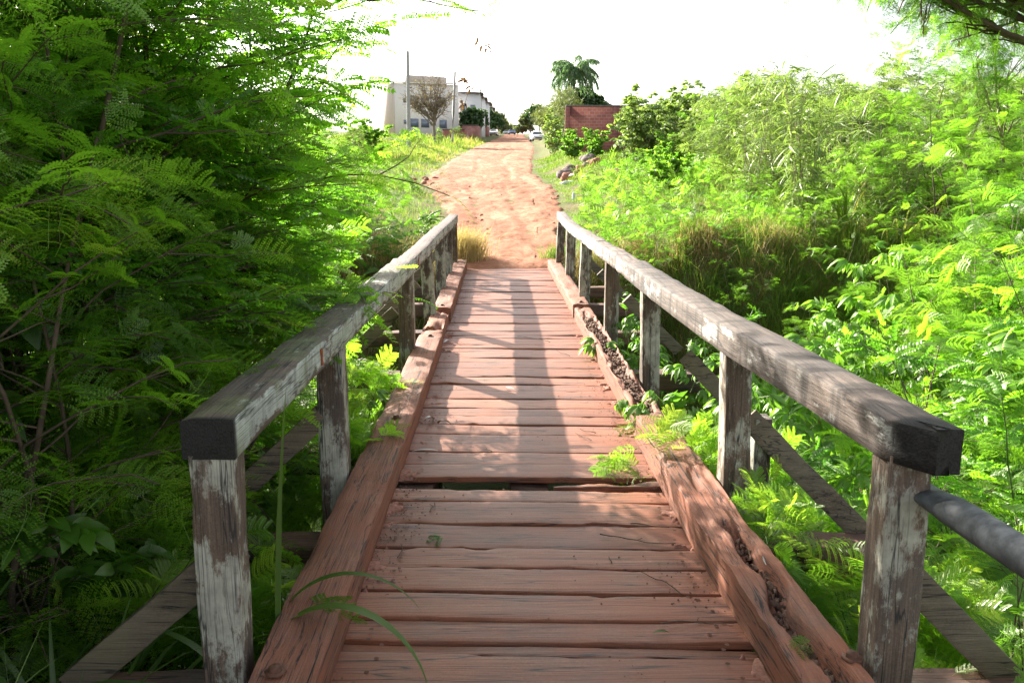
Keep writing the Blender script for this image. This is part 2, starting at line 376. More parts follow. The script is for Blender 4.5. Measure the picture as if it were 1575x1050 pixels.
# ------------------------------------------------------------------ bridge
br = tag(empty('footbridge', (0, 2, 0)), 'old timber footbridge with worn red planks and peeling white rails', 'bridge')
PY = [1.05, 1.28, 1.52, 1.75, 1.98, 2.2, 2.4, 2.6, 2.68, 2.82, 3.03, 3.23, 3.42, 3.67, 3.94, 4.10, 4.48, 4.70, 5.03, 5.23, 5.42, 5.62, 5.86, 6.08, 6.28, 6.5, 6.8]
while PY[-1] < 13.95: PY.append(PY[-1]+random.choice([.16, .19, .22, .25, .3]))
PY[-1] = 14.12
pr_ = random.Random(4)
for k in range(len(PY)-1):
    a, b = PY[k], PY[k+1]
    gap = pr_.uniform(.009, .018)
    if abs(b-3.03) < .01: gap = .035
    if abs(b-4.10) < .01: gap = .012
    y0, y1 = a, b-gap
    if abs(a-4.10) < .01: y0 = 4.27
    dz = pr_.uniform(-.004, .003); tilt = R(-2.6)+pr_.uniform(-.008, .008)
    if abs(a-2.6) < .01: dz = -.02
    w = y1-y0; L = .93
    cy = (y0+y1)/2; g = G()
    sg = pr_.randint(0, 999); chip = pr_.uniform(.2, 1)
    def fn(t, U, W, V, sg=sg, w=w, chip=chip):
        d = np.zeros_like(V)
        e = fbm(V[..., 0]*2.2, U*1.7+sg, 0, sg)*.005*chip+np.maximum(0, fbm(V[..., 0]*9, U*2.2+sg, 0, sg+5)-.55)*.05*chip
        d[..., 1] = -U*-1*0+np.sign(-U)*0
        d[..., 1] += np.where(U > .8, e, np.where(U < -.8, -e, 0))*1
        d[..., 2] = .006*fbm(V[..., 0]*1.3, sg*1., 0, sg)+np.where(W > .5, -.003*np.abs(U)**8, 0)
        return d
    ca, sa = math.cos(tilt), math.sin(tilt)
    P = [(-L*ca, cy-L*sa, -.02+dz), (L*ca, cy+L*sa, -.02+dz+pr_.uniform(-.006, .006))]
    beam(g, P, w, .036, .05, .0008, fn, nside=8, s=sg, cc=.012)
    obj('deck_plank', g, M['deck'], br, bevel=0)
# splintered strip left in the wide gap
g = G(); beam(g, [(.12, 4.145, -.03), (.5, 4.15, -.024), (.9, 4.16, -.028)], .07, .04, .03, .012, nside=4, s=3, taper=(.15, 1)); obj('deck_plank', g, M['deck'], br)
# girders
for x in (-.62, 0, .62):
    g = G(); beam(g, [(x, 1.2, -.2), (x, 14, -.2)], .2, .28, .3, .01, s=5); obj('girder', g, M['under'], br)
# cross beams with outer ends that carry the braces
PL = [2.42, 4.02, 6.95, 8.8, 10.7, 12.25, 13.75]
PR = [2.38, 3.86, 5.95, 7.8, 9.9, 11.9, 13.6]
for y in (2.5, 3.62, 4.95, 6.95, 8.8, 10.7, 12.3):
    g = G(); beam(g, [(-1.62, y+.06, -.155), (1.62, y+.02, -.155)], .17, .15, .1, .008, s=int(y*7)); obj('cross_beam', g, M['under'], br)
# posts
def post(x, y, zt, lean=(0, 0), w=.125, d=.12, s=0, zb=-.42, m='post'):
    g = G(); beam(g, [(x-lean[0], y-lean[1], zb), (x, y, zt)], w, d, .07, .004, up=(0, 1, 0), s=s); return obj('post', g, M[m], br, bevel=0)
def railx(y, side):
    if side < 0: return np.interp(y, [2.2, 3.5, 7, 13.2], [-1.015, -.985, -.925, -.875])
    return np.interp(y, [2.2, 2.5, 3.7, 5, 8, 10, 13.9], [1.045, 1.03, .955, .93, .895, .875, .865])
leanL = [(.01, 0), (.0, .03), (.0, -.05), (-.06, -.02), (-.03, .03), (0, 0), (0, 0)]
leanR = [(.0, .02), (-.02, .05), (-.03, 0), (0, -.03), (.03, 0), (.02, .02), (.05, 0)]
for k, y in enumerate(PL): post(float(railx(y, -1)), y, .785, leanL[k], s=k)
for k, y in enumerate(PR): post(float(railx(y, 1)), y, .785, leanR[k], s=k+20)
post(1.12, 3.96, .42, (0, 0), .08, .1, s=77)            # short doubled stub beside the second right post
# handrails
def railpath(ys_, side, z=.838, dz=()):
    return [(float(railx(y, side)), y, z+(dz[i] if i < len(dz) else 0)) for i, y in enumerate(ys_)]
def railfn(sd):
    def f(t, U, W, V):
        d = np.zeros_like(V)
        d[..., 2] = -.004*ss(.6, .95, np.abs(U))*(W > .5)*(1+1.2*vnoise(V[..., 1]*5, U*3, 0, sd))
        d[..., 2] += .006*vnoise(V[..., 1]*1.2, U*0, 0, sd+3)
        return d
    return f
g = G(); beam(g, railpath([2.36, 3.5, 5, 6.9], -1, dz=(0, 0, -.004, 0)), .155, .122, .05, .0018, railfn(2), s=2); obj('handrail', g, M['rail_l'], br)
g = G(); beam(g, railpath([6.905, 8.5, 10, 12, 13.95], -1, dz=(-.004, -.01, 0, 0, 0)), .14, .118, .06, .0018, railfn(4), s=9); obj('handrail', g, woodmat('rail timber far', 1, (.09, .06, .045), (.30, .21, .17), paint=(.52, .53, .48), paintlo=.44), br)
def chamf(t, U, W, V):
    d = railfn(7)(t, U, W, V)
    d[..., 1] += .13*np.clip(-U, -1, 1)*0+np.where(t < .02, .16*np.clip((-U-.0), 0, 1)*0, 0)
    e = np.clip(1-t*4.4/.13, 0, 1)                     # near end cut away on the walking side
    d[..., 0] += np.where(U < -.4, e*.085, 0)
    return d
g = G(); beam(g, railpath([2.22, 2.35, 2.5, 3.0, 3.7, 5, 6.6], 1, dz=(-.006, -.006, -.004, 0, 0, .0, 0)), .16, .134, .045, .0018, chamf, s=12); obj('handrail', g, M['rail_r'], br)
g = G(); beam(g, railpath([6.605, 7.5, 8.6], 1, dz=(-.002, -.004, -.004)), .145, .122, .06, .004, railfn(8), s=15); obj('handrail', g, woodmat('rail timber middle', 1, (.08, .056, .042), (.28, .21, .17), drip=.75, paint=(.58, .57, .52), paintlo=.48), br)
g = G(); beam(g, railpath([8.605, 9.5, 11, 12.5, 13.8], 1, dz=(.006, .0, -.01, .0, .05)), .125, .118, .06, .004, railfn(8), s=16); obj('handrail', g, woodmat('rail timber bleached', 1, (.12, .09, .07), (.34, .27, .22), paint=(.62, .61, .57), paintlo=.44), br)
# kerbs
def kerbfn(sd, amt=.02, trough=None):
    def f(t, U, W, V):
        d = np.zeros_like(V)
        y = V[..., 1]
        n = fbm(y*4, U*1.6, 0, sd)
        d[..., 2] = -1.0*(W > .5)*amt*np.clip(n, 0, 1)
        edge = (W > .5)*(np.abs(U) > .8)
        d[..., 2] -= edge*.010*np.clip(fbm(y*7, U*3, 0, sd+4)+.2, 0, 1)
        if trough:
            y0, y1, dep, c0, wd = trough
            m = ss(y0, y0+.15, y)*ss(y1, y1-.15, y)
            cc = c0+.35*vnoise(y*5, 0*y, 0, sd+9)
            k = ss(wd, wd*.62, np.abs(U-cc))
            d[..., 2] -= (W > .5)*m*k*dep*(.55+.6*np.abs(fbm(y*14, U*6, 0, sd+12)))
        return d
    return f
def kerb(P, w, h, sd, amt=.02, trough=None, mat='kerb', ns=5, seg=.04):
    g = G(); beam(g, P, w, h, seg, .0015, kerbfn(sd, amt, trough), nside=ns, s=sd, cc=.02); return obj('kerb_beam', g, M[mat], br)
k1 = kerb([(-.815, 1.1, .075), (-.80, 3.5, .072), (-.785, 5.0, .07), (-.775, 7.6, .068)], .2, .15, 1)
kerb([(-.775, 7.66, .05), (-.775, 7.95, .05)], .17, .11, 2, .05)
kerb([(-.775, 8.0, .068), (-.775, 8.9, .068)], .17, .14, 3, .05, (7.8, 8.3, .05, .3, .6), ns=9)
kerb([(-.765, 8.98, .08), (-.765, 14.0, .08)], .19, .16, 4)
kr = kerb([(.84, 1.1, .08), (.81, 2.4, .08), (.775, 3.4, .078), (.765, 4.88, .078)], .205, .16, 11, .02, (1.0, 3.35, .10, .18, .42), ns=33, seg=.02)
kerb([(.77, 4.93, .06), (.765, 6.2, .06), (.76, 9.1, .06)], .17, .15, 12, .04, (5.0, 8.6, .055, .15, .8), ns=21, seg=.025)
kerb([(.76, 9.25, .075), (.755, 13.9, .08)], .18, .16, 13)
# rotten punk wood in the troughs
def punk(x0, x1, y0, y1, z0, n, sd):
    g = G(); r_ = np.random.default_rng(sd)
    for _ in range(n):
        x, y = r_.uniform(x0, x1), r_.uniform(y0, y1); L = r_.uniform(.015, .07); a = r_.normal(0, .5); w = r_.uniform(.004, .014); h = r_.uniform(.004, .016)
        z = z0+r_.uniform(-.01, .016); dx, dy = math.sin(a), math.cos(a)
        V = []
        for zz, q in ((0, 1), (h, .6)):
            for s1, s2 in ((-1, -1), (1, -1), (1, 1), (-1, 1)):
                V.append((x+dx*L*s2*q*.5+dy*w*s1*q, y+dy*L*s2*q*.5-dx*w*s1*q, z+zz+r_.normal(0, .003)+s2*.006*r_.normal()))
        g.add(V, BOXF)
    return g
obj('rotten_core', punk(.775, .87, 1.9, 3.3, .075, 420, 5), M['rot'], br)
obj('rotten_core', punk(.70, .82, 5.0, 8.6, .095, 650, 6), M['rot'], br)
# braces
def brace(a, b, w=.105, h=.05, s=0):
    g = G(); beam(g, [a, b], w, h, .08, .004, up=(0, 1, 0), s=s); obj('brace', g, M['brace'], br)
for k, y in enumerate((2.5, 3.9, 6.95, 8.8, 10.7, 12.25)): brace((-1.02, y+.07, .44 if k else .40), (-1.6, y+.09, -.10), s=k+40)
for k, y in enumerate((2.46, 3.70, 5.1, 7.8, 9.9, 11.9)):
    yy = {0: 2.5, 1: 3.66, 2: 4.97}.get(k, y)
    brace((1.05, y+.07+(.18 if k in (1, 2) else 0), .42), (1.56, yy+.07, -.09), s=k+60)
# bolts and nail heads
def bolt(x, y, z, r=.02):
    g = G(); t = np.arange(6)*PI/3
    for r0, r1, z0, z1 in ((r*1.7, r*1.7, 0, .004), (r, r*.92, .004, .018)):
        V = [(x+math.cos(a)*r0, y+math.sin(a)*r0, z+z0) for a in t]+[(x+math.cos(a)*r1, y+math.sin(a)*r1, z+z1) for a in t]
        F = [(j, (j+1) % 6, 6+(j+1) % 6, 6+j) for j in range(6)]+[(6, 7, 8, 9), (6, 9, 10, 11)]
        g.add(V, F)
    obj('bolt', g, M['iron'], br)
for p in ((-.83, 2.27, .147), (.90, 2.30, .155), (-.78, 4.9, .143), (-.775, 7.45, .142), (-.77, 9.1, .158), (.765, 9.35, .153), (.78, 4.7, .155)): bolt(*p)
g = G()
for k in range(len(PY)-1):
    for x in (-.6, .6):
        for q in (.3, .7):
            y = PY[k]*(1-q)+PY[k+1]*q; xx = x+random.uniform(-.03, .03)
            V = [(xx+math.cos(a)*.0085, y+math.sin(a)*.0085+xx*-.045, .0045) for a in np.arange(8)*PI/4]
            g.add(V, [(0, 1, 2, 3), (0, 3, 4, 7), (4, 5, 6, 7)])
# (nail heads are flush marks of the planks; kept as one ironwork part)
tag(obj('nail_heads', g, M['iron'], br), kind='stuff')
g = G()
for k, (yy, zz, rot) in enumerate(((4.0, .80, 0),)):
    V = [(-.911, yy-.012, zz+.03), (-.909, yy+.012, zz+.032), (-.909, yy+.008, zz-.04), (-.911, yy-.006, zz-.045)]
M['rust'] = simple('orange rust stain', (.30, .085, .03), .9, .5, 60, .3, .002)
for yy, zt_, L, x_ in ((3.47, .87, .07, -.905), (7.35, .86, .09, -.850)):
    g = G(); q = np.linspace(0, 1, 8); wv = .012*(1-.6*q)*(1+.3*np.sin(q*9)); V = []
    for k in range(8): V += [(x_+.0042, yy-wv[k], zt_-L*q[k]), (x_+.0042, yy+wv[k]*.8, zt_-L*q[k]), (x_-.004, yy+wv[k]*.8, zt_-L*q[k]), (x_-.004, yy-wv[k], zt_-L*q[k])]
    g.add(V, [(4*k+a, 4*k+(a+1) % 4, 4*k+4+(a+1) % 4, 4*k+4+a) for k in range(7) for a in range(4)]); obj('rust_stain', g, M['rust'], br)
# ------------------------------------------------------------------ pipe rail
pt = tag(empty('pipe_handrail', (1.1, 1.2, 0)), 'grey metal pipe handrail with flattened end fixed to the right timber post', 'handrail')
g = G(); P = np.array([(1.105, y, .655+.055*(2.4-y)) for y in (2.47, 2.42, 2.36, 2.28, 2.2, 2.1, 1.6, 1.0, .2, -.8)])
n = 16; t = np.arange(n)*2*PI/n
rx = np.array([.062, .062, .058, .054, .049, .047, .046, .046, .046, .046]); rz_ = np.array([.008, .009, .018, .032, .043, .046, .046, .046, .046, .046])
V = P[:, None]+np.stack([np.cos(t)[None]*rx[:, None], 0*np.cos(t)[None]*rx[:, None], np.sin(t)[None]*rz_[:, None]], -1)
i = np.arange(len(P)-1)[:, None]*n; j = np.arange(n)[None]; k = (j+1) % n
g.add(V.reshape(-1, 3), np.stack([i+j, i+k, i+n+k, i+n+j], -1).reshape(-1, 4))
g.add(V[0], [(0, 1, 14, 15), (1, 2, 13, 14), (2, 3, 12, 13), (3, 4, 11, 12), (4, 5, 10, 11), (5, 6, 9, 10), (6, 7, 8, 9)])
obj('rail', g, M['pipe'], pt, smooth=True)
for yy in (.9, -.7):
    g = G(); tube(g, [(1.105, yy, -.3), (1.105, yy, .2), (1.105, yy, .63)], .035, 12); obj('post', g, M['pipe'], pt, smooth=True)

# ------------------------------------------------------------------ leaf templates
def T_bip(pairs, leaf, L=.2, pl=.095, ll=.0125, lw=.0034, droop=.25, sd=0, fold=.35):
    """twice-pinnate frond along +X, returns V,F ; leaf = leaflet pairs per pinna"""
    r_ = np.random.default_rng(sd); V, F = [], []
    def q(a, b, c, d): n = len(V); V.extend([a, b, c, d]); F.append((n, n+1, n+2, n+3))
    def rach(s): return np.array([L*s*(1-.06*s*s), .01*math.sin(3*s+sd), .03*math.sin(s*2.2)*0-droop*L*s*s])
    K = 6
    for k in range(K):       # rachis
        a, b = rach(k/K), rach((k+1)/K); w = .0012
        q(a+(0, -w, 0), a+(0, w, 0), b+(0, w, 0), b+(0, -w, 0))
    for i in range(pairs):
        s = .2+.8*(i+.5)/pairs; o = rach(s)
        len_ = pl*(.75+.35*math.sin(PI*min(1, (i+1)/pairs)))*r_.uniform(.9, 1.08)
        for sg in (-1, 1):
            an = R(62-18*s)+r_.normal(0, .07)
            d = np.array([math.cos(an), sg*math.sin(an), fold*.4+r_.normal(0, .06)]); d /= np.linalg.norm(d)
            def pin(u): return o+d*len_*u+np.array([0, 0, -.38*len_*u*u])
            nrm = np.array([0, 0, 1.]); sd_ = np.cross(nrm, d); sd_ /= np.linalg.norm(sd_)
            if leaf == 0:
                a, b, c = pin(0), pin(.5), pin(1); w = ll*.85
                q(a, b-sd_*w, c, b+sd_*w)
                continue
            a, c = pin(0), pin(1); w = .001
            q(a-sd_*w, pin(.5)-sd_*w, c, pin(.5)+sd_*w)
            for m_ in range(leaf):
                u_ = (m_+.6)/leaf; c0 = pin(u_); f = .72+.4*math.sin(PI*u_)
                for s2 in (-1, 1):
                    dd = sd_*s2*.94+d*.38+nrm*(.12 if leaf > 8 else .05)+r_.normal(0, .03, 3)
                    ww = d*(lw if leaf > 8 else len_/leaf*.40)
                    tip = c0+dd*ll*f; mid = c0+dd*ll*f*.5
                    q(c0, mid-ww, tip, mid+ww)
    return np.array(V), np.array(F)
def T_leaf(L=.1, w=.035, droop=.5, sd=0, fold=.25):
    V, F = [], []; prof = [(0, .05), (.18, .72), (.45, 1), (.75, .68), (1, .0)]
    for s, q in prof:
        x = L*s*(1-.12*s); z = -droop*L*s*s
        V += [(x, -w*q, z+fold*w*q), (x, 0, z), (x, w*q, z+fold*w*q)]
    for k in range(len(prof)-1):
        a = 3*k; F += [(a, a+3, a+4, a+1), (a+1, a+4, a+5, a+2)]
    return np.array(V), np.array(F)
def T_join(parts):
    V, F, n = [], [], 0
    for v, f in parts: V.append(v); F.append(f+n); n += len(v)
    return np.concatenate(V), np.concatenate(F)
def xform(T, yaw=0, pitch=0, off=(0, 0, 0), s=1):
    V, F = T; cy, sy, cp, sp = math.cos(yaw), math.sin(yaw), math.cos(pitch), math.sin(pitch)
    Ry = np.array([[cp, 0, sp], [0, 1, 0], [-sp, 0, cp]]); Rz = np.array([[cy, -sy, 0], [sy, cy, 0], [0, 0, 1]])
    return (V*s)@(Rz@Ry).T+np.array(off), F
def T_palmate(n=6, L=.12, w=.02, pet=.1, sd=0):
    r_ = random.Random(sd); P = []
    st = np.array([(0, -.0015, 0), (0, .0015, 0), (pet, .0015, .01), (pet, -.0015, .01)]), np.array([(0, 1, 2, 3)])
    P.append(st)
    for k in range(n):
        a = (k-(n-1)/2)*R(44)+r_.uniform(-.1, .1)
        l = L*(1-.28*abs(k-(n-1)/2)/((n-1)/2))*r_.uniform(.88, 1.08)
        P.append(xform(T_leaf(l, w*l/L, .75, fold=.3), a, R(18)+r_.uniform(-.1, .25), (pet, 0, .01)))
    return T_join(P)
def T_pinn(n=7, L=.16, ll=.045, w=.014, sd=0):
    """once-pinnate spray of ovate leaflets"""
    P = []; r_ = random.Random(sd)
    for k in range(n):
        s = .15+.85*k/(n-1)
        for sg in (-1, 1):
            P.append(xform(T_leaf(ll, w, .3), sg*R(58)+r_.uniform(-.15, .15), R(8)+r_.uniform(-.2, .2), (L*s, 0, -.3*L*s*s)))
    P.append(xform(T_leaf(ll, w, .3), 0, .3, (L, 0, -.3*L)))
    P.append((np.array([(0, -.001, 0), (0, .001, 0), (L, .001, -.3*L), (L, -.001, -.3*L)]), np.array([(0, 1, 2, 3)])))
    return T_join(P)
TPL = dict(
    hi=[T_bip(6, 14, sd=k, L=.2, pl=.09, ll=.0118, lw=.0034, droop=.2+.2*k) for k in range(4)],
    mid=[T_bip(6, 7, L=.21, pl=.092, ll=.012, sd=k+5, droop=.2+.2*k) for k in range(4)],
    lo=[T_bip(5, 0, ll=.0115, sd=k+9, droop=.25+.2*k) for k in range(3)],
    ovate=[T_leaf(.095, .026, .5), T_leaf(.08, .022, .8), T_leaf(.11, .024, .35)],
    big=[T_leaf(.15, .062, .6), T_leaf(.13, .06, .9)],
    palmate=[T_palmate(6, sd=1), T_palmate(5, sd=2), T_palmate(7, sd=3)],
    strapL=[T_leaf(.24, .013, .9), T_leaf(.2, .012, .6), T_leaf(.27, .014, 1.2)],
    pinnS=[T_pinn(8, L=.15, ll=.030, w=.0085, sd=4), T_pinn(9, L=.17, ll=.028, w=.0075, sd=5), T_pinn(7, L=.13, ll=.032, w=.010, sd=6)],
    pinn=[T_pinn(6, sd=1), T_pinn(7, sd=2)],
)
def place(g, tpl, pos, d, sc_=1.0, r_=rng, roll=.95, va=None):
    """instances of a template at pos[N,3], pointing d[N,3]"""
    pos = np.asarray(pos, float); d = np.asarray(d, float); N = len(pos)
    if N == 0: return
    d = d/(np.linalg.norm(d, axis=1)[:, None]+1e-9)
    up = np.array([0, 0, 1.])+r_.normal(0, roll, (N, 3))*.6
    y = np.cross(up, d); y /= np.linalg.norm(y, axis=1)[:, None]+1e-9
    z = np.cross(d, y)
    M_ = np.stack([d, y, z], 2)*np.broadcast_to(np.asarray(sc_, float), (N,))[:, None, None]
    which = r_.integers(0, len(tpl), N)
    val = r_.uniform(0, 1, N) if va is None else va
    for k, (V, F) in enumerate(tpl):
        s = which == k
        if not s.any(): continue
        VV = np.einsum('nij,vj->nvi', M_[s], V)+pos[s][:, None]
        n = s.sum(); FF = F[None]+(np.arange(n)*len(V))[:, None, None]
        vv = np.clip(np.repeat(val[s][:, None], len(F), 1)+r_.normal(0, .08, (n, len(F))), 0, 1)
        g.add(VV.reshape(-1, 3), FF.reshape(-1, 4), vv.ravel())
def walk(r_, p, d, L, n, wob=.12, grav=0., up=0.):
    P = [np.array(p, float)]; d = np.array(d, float); d /= np.linalg.norm(d)
    for k in range(n):
        d = d+r_.normal(0, wob, 3)+np.array([0, 0, up-grav*(k/n)]); d /= np.linalg.norm(d)
        P.append(P[-1]+d*L/n)
    return np.array(P)
def shrub(sd, H=2.5, stems=5, tilt=.35, brs=7, brL=.7, fr=5, tpl='hi', fs=1.0, lean=(0, 0), lo=.15, rad=.016, twig=True, sub=2, wob=.12, droop=.1, clear=0.):
    """returns stem G, foliage G : local coordinates, base at origin"""
    r_ = np.random.default_rng(sd); gs, gl = G(), G(); pos, dr = [], []
    for s in range(stems):
        a = r_.uniform(0, 2*PI); tl = tilt*r_.uniform(.3, 1.2)
        h = H*r_.uniform(.65, 1.05)
        P = walk(r_, (r_.normal(0, .05), r_.normal(0, .05), -.15), (math.cos(a)*tl+lean[0], math.sin(a)*tl+lean[1], 1), h+.15, 11, wob*.6, up=.02)
        rr_ = np.linspace(rad, rad*.18, len(P))*r_.uniform(.7, 1.15); tube(gs, P, rr_, 6)
        for b in range(brs):
            q = lo+(1-lo)*((b+r_.uniform(0, 1))/brs); f = q*(len(P)-1); i = int(min(f, len(P)-2)); c = P[i]+(P[i+1]-P[i])*(f-i)
            aa = r_.uniform(0, 2*PI); dd = np.array([math.cos(aa), math.sin(aa), r_.uniform(.15, .8)])
            bl = brL*r_.uniform(.6, 1.15)*(1.1-.55*q)
            B = walk(r_, c, dd, bl, 6, wob, droop); tube(gs, B, np.linspace(rad*.42*(1.2-q), rad*.1, len(B)), 5)
            tips = [B]
            for s2 in range(sub):
                j = r_.integers(1, 5); a3 = aa+r_.choice([-1, 1])*r_.uniform(.5, 1.1)
                S = walk(r_, B[j], (math.cos(a3), math.sin(a3), r_.uniform(0, .5)), bl*.55, 4, wob, droop); tube(gs, S, np.linspace(rad*.18, rad*.06, len(S)), 4); tips.append(S)
            for tpk, S in enumerate(tips):
                nn = fr if tpk == 0 else max(2, fr-2)
                for k in range(nn):
                    w = .3+.7*(k+r_.uniform(0, .8))/nn; f2 = min(w, .999)*(len(S)-1); j = int(f2); c = S[j]+(S[j+1]-S[j])*(f2-j)
                    td = S[j+1]-S[j]; td /= np.linalg.norm(td)
                    sidev = np.cross(td, (0, 0, 1.)); sidev /= np.linalg.norm(sidev)+1e-9
                    sgn = 1 if k % 2 else -1
                    o_ = td*.7+sidev*sgn*r_.uniform(.5, 1.1)+np.array([0, 0, r_.uniform(-.1, .35)])
                    if k == nn-1: o_ = td+np.array([0, 0, .1])
                    pos.append(c); dr.append(o_)
        # leader
        for k in range(4):
            a3 = r_.uniform(0, 2*PI); pos.append(P[-1]-(P[-1]-P[-2])*k*.4); dr.append((math.cos(a3), math.sin(a3), .8))
    pos = np.array(pos); dr = np.array(dr)
    if clear:
        kk = pos[:, 2] > clear; pos, dr = pos[kk], dr[kk]
    cl = .5+.5*fbm(pos[:, 0]*2, pos[:, 1]*2, pos[:, 2]*2, sd)
    va = np.clip(cl*.7+r_.uniform(0, .35, len(pos)), 0, 1)
    place(gl, TPL[tpl], pos, dr, fs*r_.uniform(.75, 1.2, len(pos)), r_, va=va)
    return gs, gl
PROTO = {}
def proto(key, name, stemmat, leafm, parts=('stem', 'foliage'), **k):
    gs, gl = shrub(**k)
    a, _ = gs.mesh(name+'_stem', True); a.materials.append(M[stemmat])
    b, _ = gl.mesh(name+'_foliage'); b.materials.append(M[leafm])
    PROTO[key] = (name, a, b, parts)
def plant(key, x, y, rz=0, s=1.0, label='', cat='shrub', group=None, z=None, sz=None, lean=(0, 0)):
    name, a, b, parts = PROTO[key]
    if z is None: z = float(gz(x, y))
    o = empty(name, (x, y, z), rz, s); o.rotation_euler = (lean[0], lean[1], rz)
    if sz: o.scale = (s, s, sz)
    child(parts[0], a, o); child(parts[1], b, o)
    return tag(o, label, cat, group)

# ------------------------------------------------------------------ grass (uncountable)
def blades(g, x, y, z, h, w, lean, az=None, curl=1.0, r_=rng, va=None):
    N = len(x); az = r_.uniform(0, 2*PI, N) if az is None else az
    fx, fy = r_.normal(0, 1, N), r_.normal(0, 1, N); l = np.hypot(fx, fy); fx, fy = fx/l, fy/l     # blade width direction
    lx, ly = np.cos(az)*lean, np.sin(az)*lean
    b = np.stack([x, y, z], 1); wv = np.stack([fx*w, fy*w, 0*w], 1)/2
    m = b+np.stack([lx*h*.35, ly*h*.35, h*.62], 1)
    t = b+np.stack([lx*h, ly*h, h*(1-.35*curl*np.clip(lean, 0, 1.5))], 1)
    V = np.stack([b-wv, b+wv, m+wv*.8, m-wv*.8, t+wv*.1, t-wv*.1], 1)
    F = (np.arange(N)*6)[:, None, None]+np.array([[0, 1, 2, 3], [3, 2, 4, 5]])[None]
    va = np.clip(r_.uniform(0, 1, N) if va is None else va, 0, 1)
    g.add(V.reshape(-1, 3), F.reshape(-1, 4), np.repeat(va, 2))
def scatter(N, x0, x1, y0, y1, keep, r_):
    x = r_.uniform(x0, x1, N); y = y0*(y1/y0)**r_.uniform(0, 1, N)
    k = keep(x, y); return x[k], y[k]
r1 = np.random.default_rng(21)
def patch(x, y, s=0, f=.7): return fbm(x*f, y*f, 0, s)
# right hand slope
g = G()
x, y = scatter(210000, .6, 26, 13.4, 60, lambda x, y: (x > rr(y)-.02+.16*vnoise(x*2, y*2, 0, 4)) & (x-rr(y) < 3+(y-10)*.9) & (patch(x, y, 44) > -.55), r1)
d = np.clip(y/14, 1, 5)
hh = r1.uniform(.06, .22, len(x))*(1+.5*patch(x, y, 40, .4))*(1+.4*(d-1)*.4)*np.clip((x-rr(y))*.9+.22, .22, 1)
blades(g, x, y, gz(x, y)-.01, hh, .007*d*r1.uniform(.6, 1.3, len(x)), r1.uniform(.1, .9, len(x)), va=.36+.3*patch(x, y, 41, .6)+r1.normal(0, .14, len(x)))
tag(obj('slope_grass', g, M['grass'], center=False), 'bright green grass covering the sunny slope right of the track', 'grass', kind='stuff')
# left verge
g = G()
x, y = scatter(170000, -40, -.6, 13.4, 130, lambda x, y: (x < rl(y)+.0-.2*vnoise(x*2, y*1.2, 0, 4)) & (rl(y)-x < 3+(y-10)*.45) & (patch(x, y, 54) > -.6), r1)
d = np.clip(y/14, 1, 8)
hh = r1.uniform(.08, .32, len(x))*(1+.6*patch(x, y, 50, .35))*(1+.28*(d-1))*np.clip((rl(y)-x)*.6+.25, .25, 1)
blades(g, x, y, gz(x, y)-.01, hh, .008*d*r1.uniform(.6, 1.3, len(x)), r1.uniform(.1, .9, len(x)), va=.55+.35*patch(x, y, 51, .3)+r1.normal(0, .16, len(x)))
tag(obj('verge_grass', g, M['grass'], center=False), 'yellow green grass on the verge left of the track', 'grass', kind='stuff')
# dry overhanging grass on the far bank
g = G()
N = 24000; x = r1.uniform(1.0, 6.5, N); y = 13.45-.9*ss(3.5, 9, x)-r1.uniform(-1.2, 1.7, N)**1
k = (patch(x, y, 60, 1.9) > -.1) & (r1.uniform(0, 1, N) < 1-.85*ss(3.6, 6, x)); x, y = x[k], y[k]
blades(g, x, y, gz(x, y)-.01, r1.uniform(.12, .62, len(x)), .009*r1.uniform(.5, 1.3, len(x)), r1.uniform(.2, 1.3, len(x)), az=r1.normal(-PI/2, 1.1, len(x)), curl=1.6, va=.4+.4*patch(x, y, 61, 1.2)+r1.normal(0, .2, len(x)))
tag(obj('bank_dry_grass', g, M['drygrass'], center=False), 'brown dead grass hanging over the far creek bank right of the bridge', 'dry grass', kind='stuff')
g = G()
N = 42000; x = r1.uniform(1.2, 9.5, N); y = 13.5-.9*ss(3.5, 9, x)-r1.uniform(-.6, 2.4, N); k = patch(x, y, 63, 1.3) > -.1-.5*ss(3, 5.5, x); x, y = x[k], y[k]
blades(g, x, y, gz(x, y)-.01, r1.uniform(.12, .6, len(x)), .010*r1.uniform(.5, 1.3, len(x)), r1.uniform(.2, 1.1, len(x)), va=.5+r1.normal(0, .2, len(x)))
tag(obj('bank_grass', g, M['grass'], center=False), 'green grass mixed into the far creek bank right of the bridge', 'grass', kind='stuff')
g = G()
N = 9000; x = r1.uniform(-4.5, -1.05, N); y = r1.uniform(11.8, 14.6, N)
blades(g, x, y, gz(x, y)-.01, r1.uniform(.15, .6, N), .010*r1.uniform(.5, 1.3, N), r1.uniform(.2, 1.1, N), va=.5+r1.normal(0, .25, N))
tag(obj('bank_dry_grass', g, M['drygrass'], center=False), 'brown dead grass on the far creek bank left of the bridge', 'dry grass', kind='stuff')
# green grass low in the creek bed
g = G(); N = 75000; x = r1.uniform(-8, 11, N); y = r1.uniform(1.4, 13.2, N); k = (np.abs(x) > 1.35) & (patch(x, y, 70, .8) > -.35) & (r1.uniform(0, 1, N) < .55+.45*ss(2, 4, x)); x, y = x[k], y[k]
z = gz(x, y); k = (z > -2.3); x, y, z = x[k], y[k], z[k]
blades(g, x, y, z-.02, r1.uniform(.15, .75, len(x)), .009*r1.uniform(.5, 1.4, len(x)), r1.uniform(.1, 1.0, len(x)), va=.22+.2*patch(x, y, 71)+r1.normal(0, .15, len(x)))
tag(obj('creek_grass', g, M['grass'], center=False), 'long green grass filling the shaded creek bed', 'grass', kind='stuff')
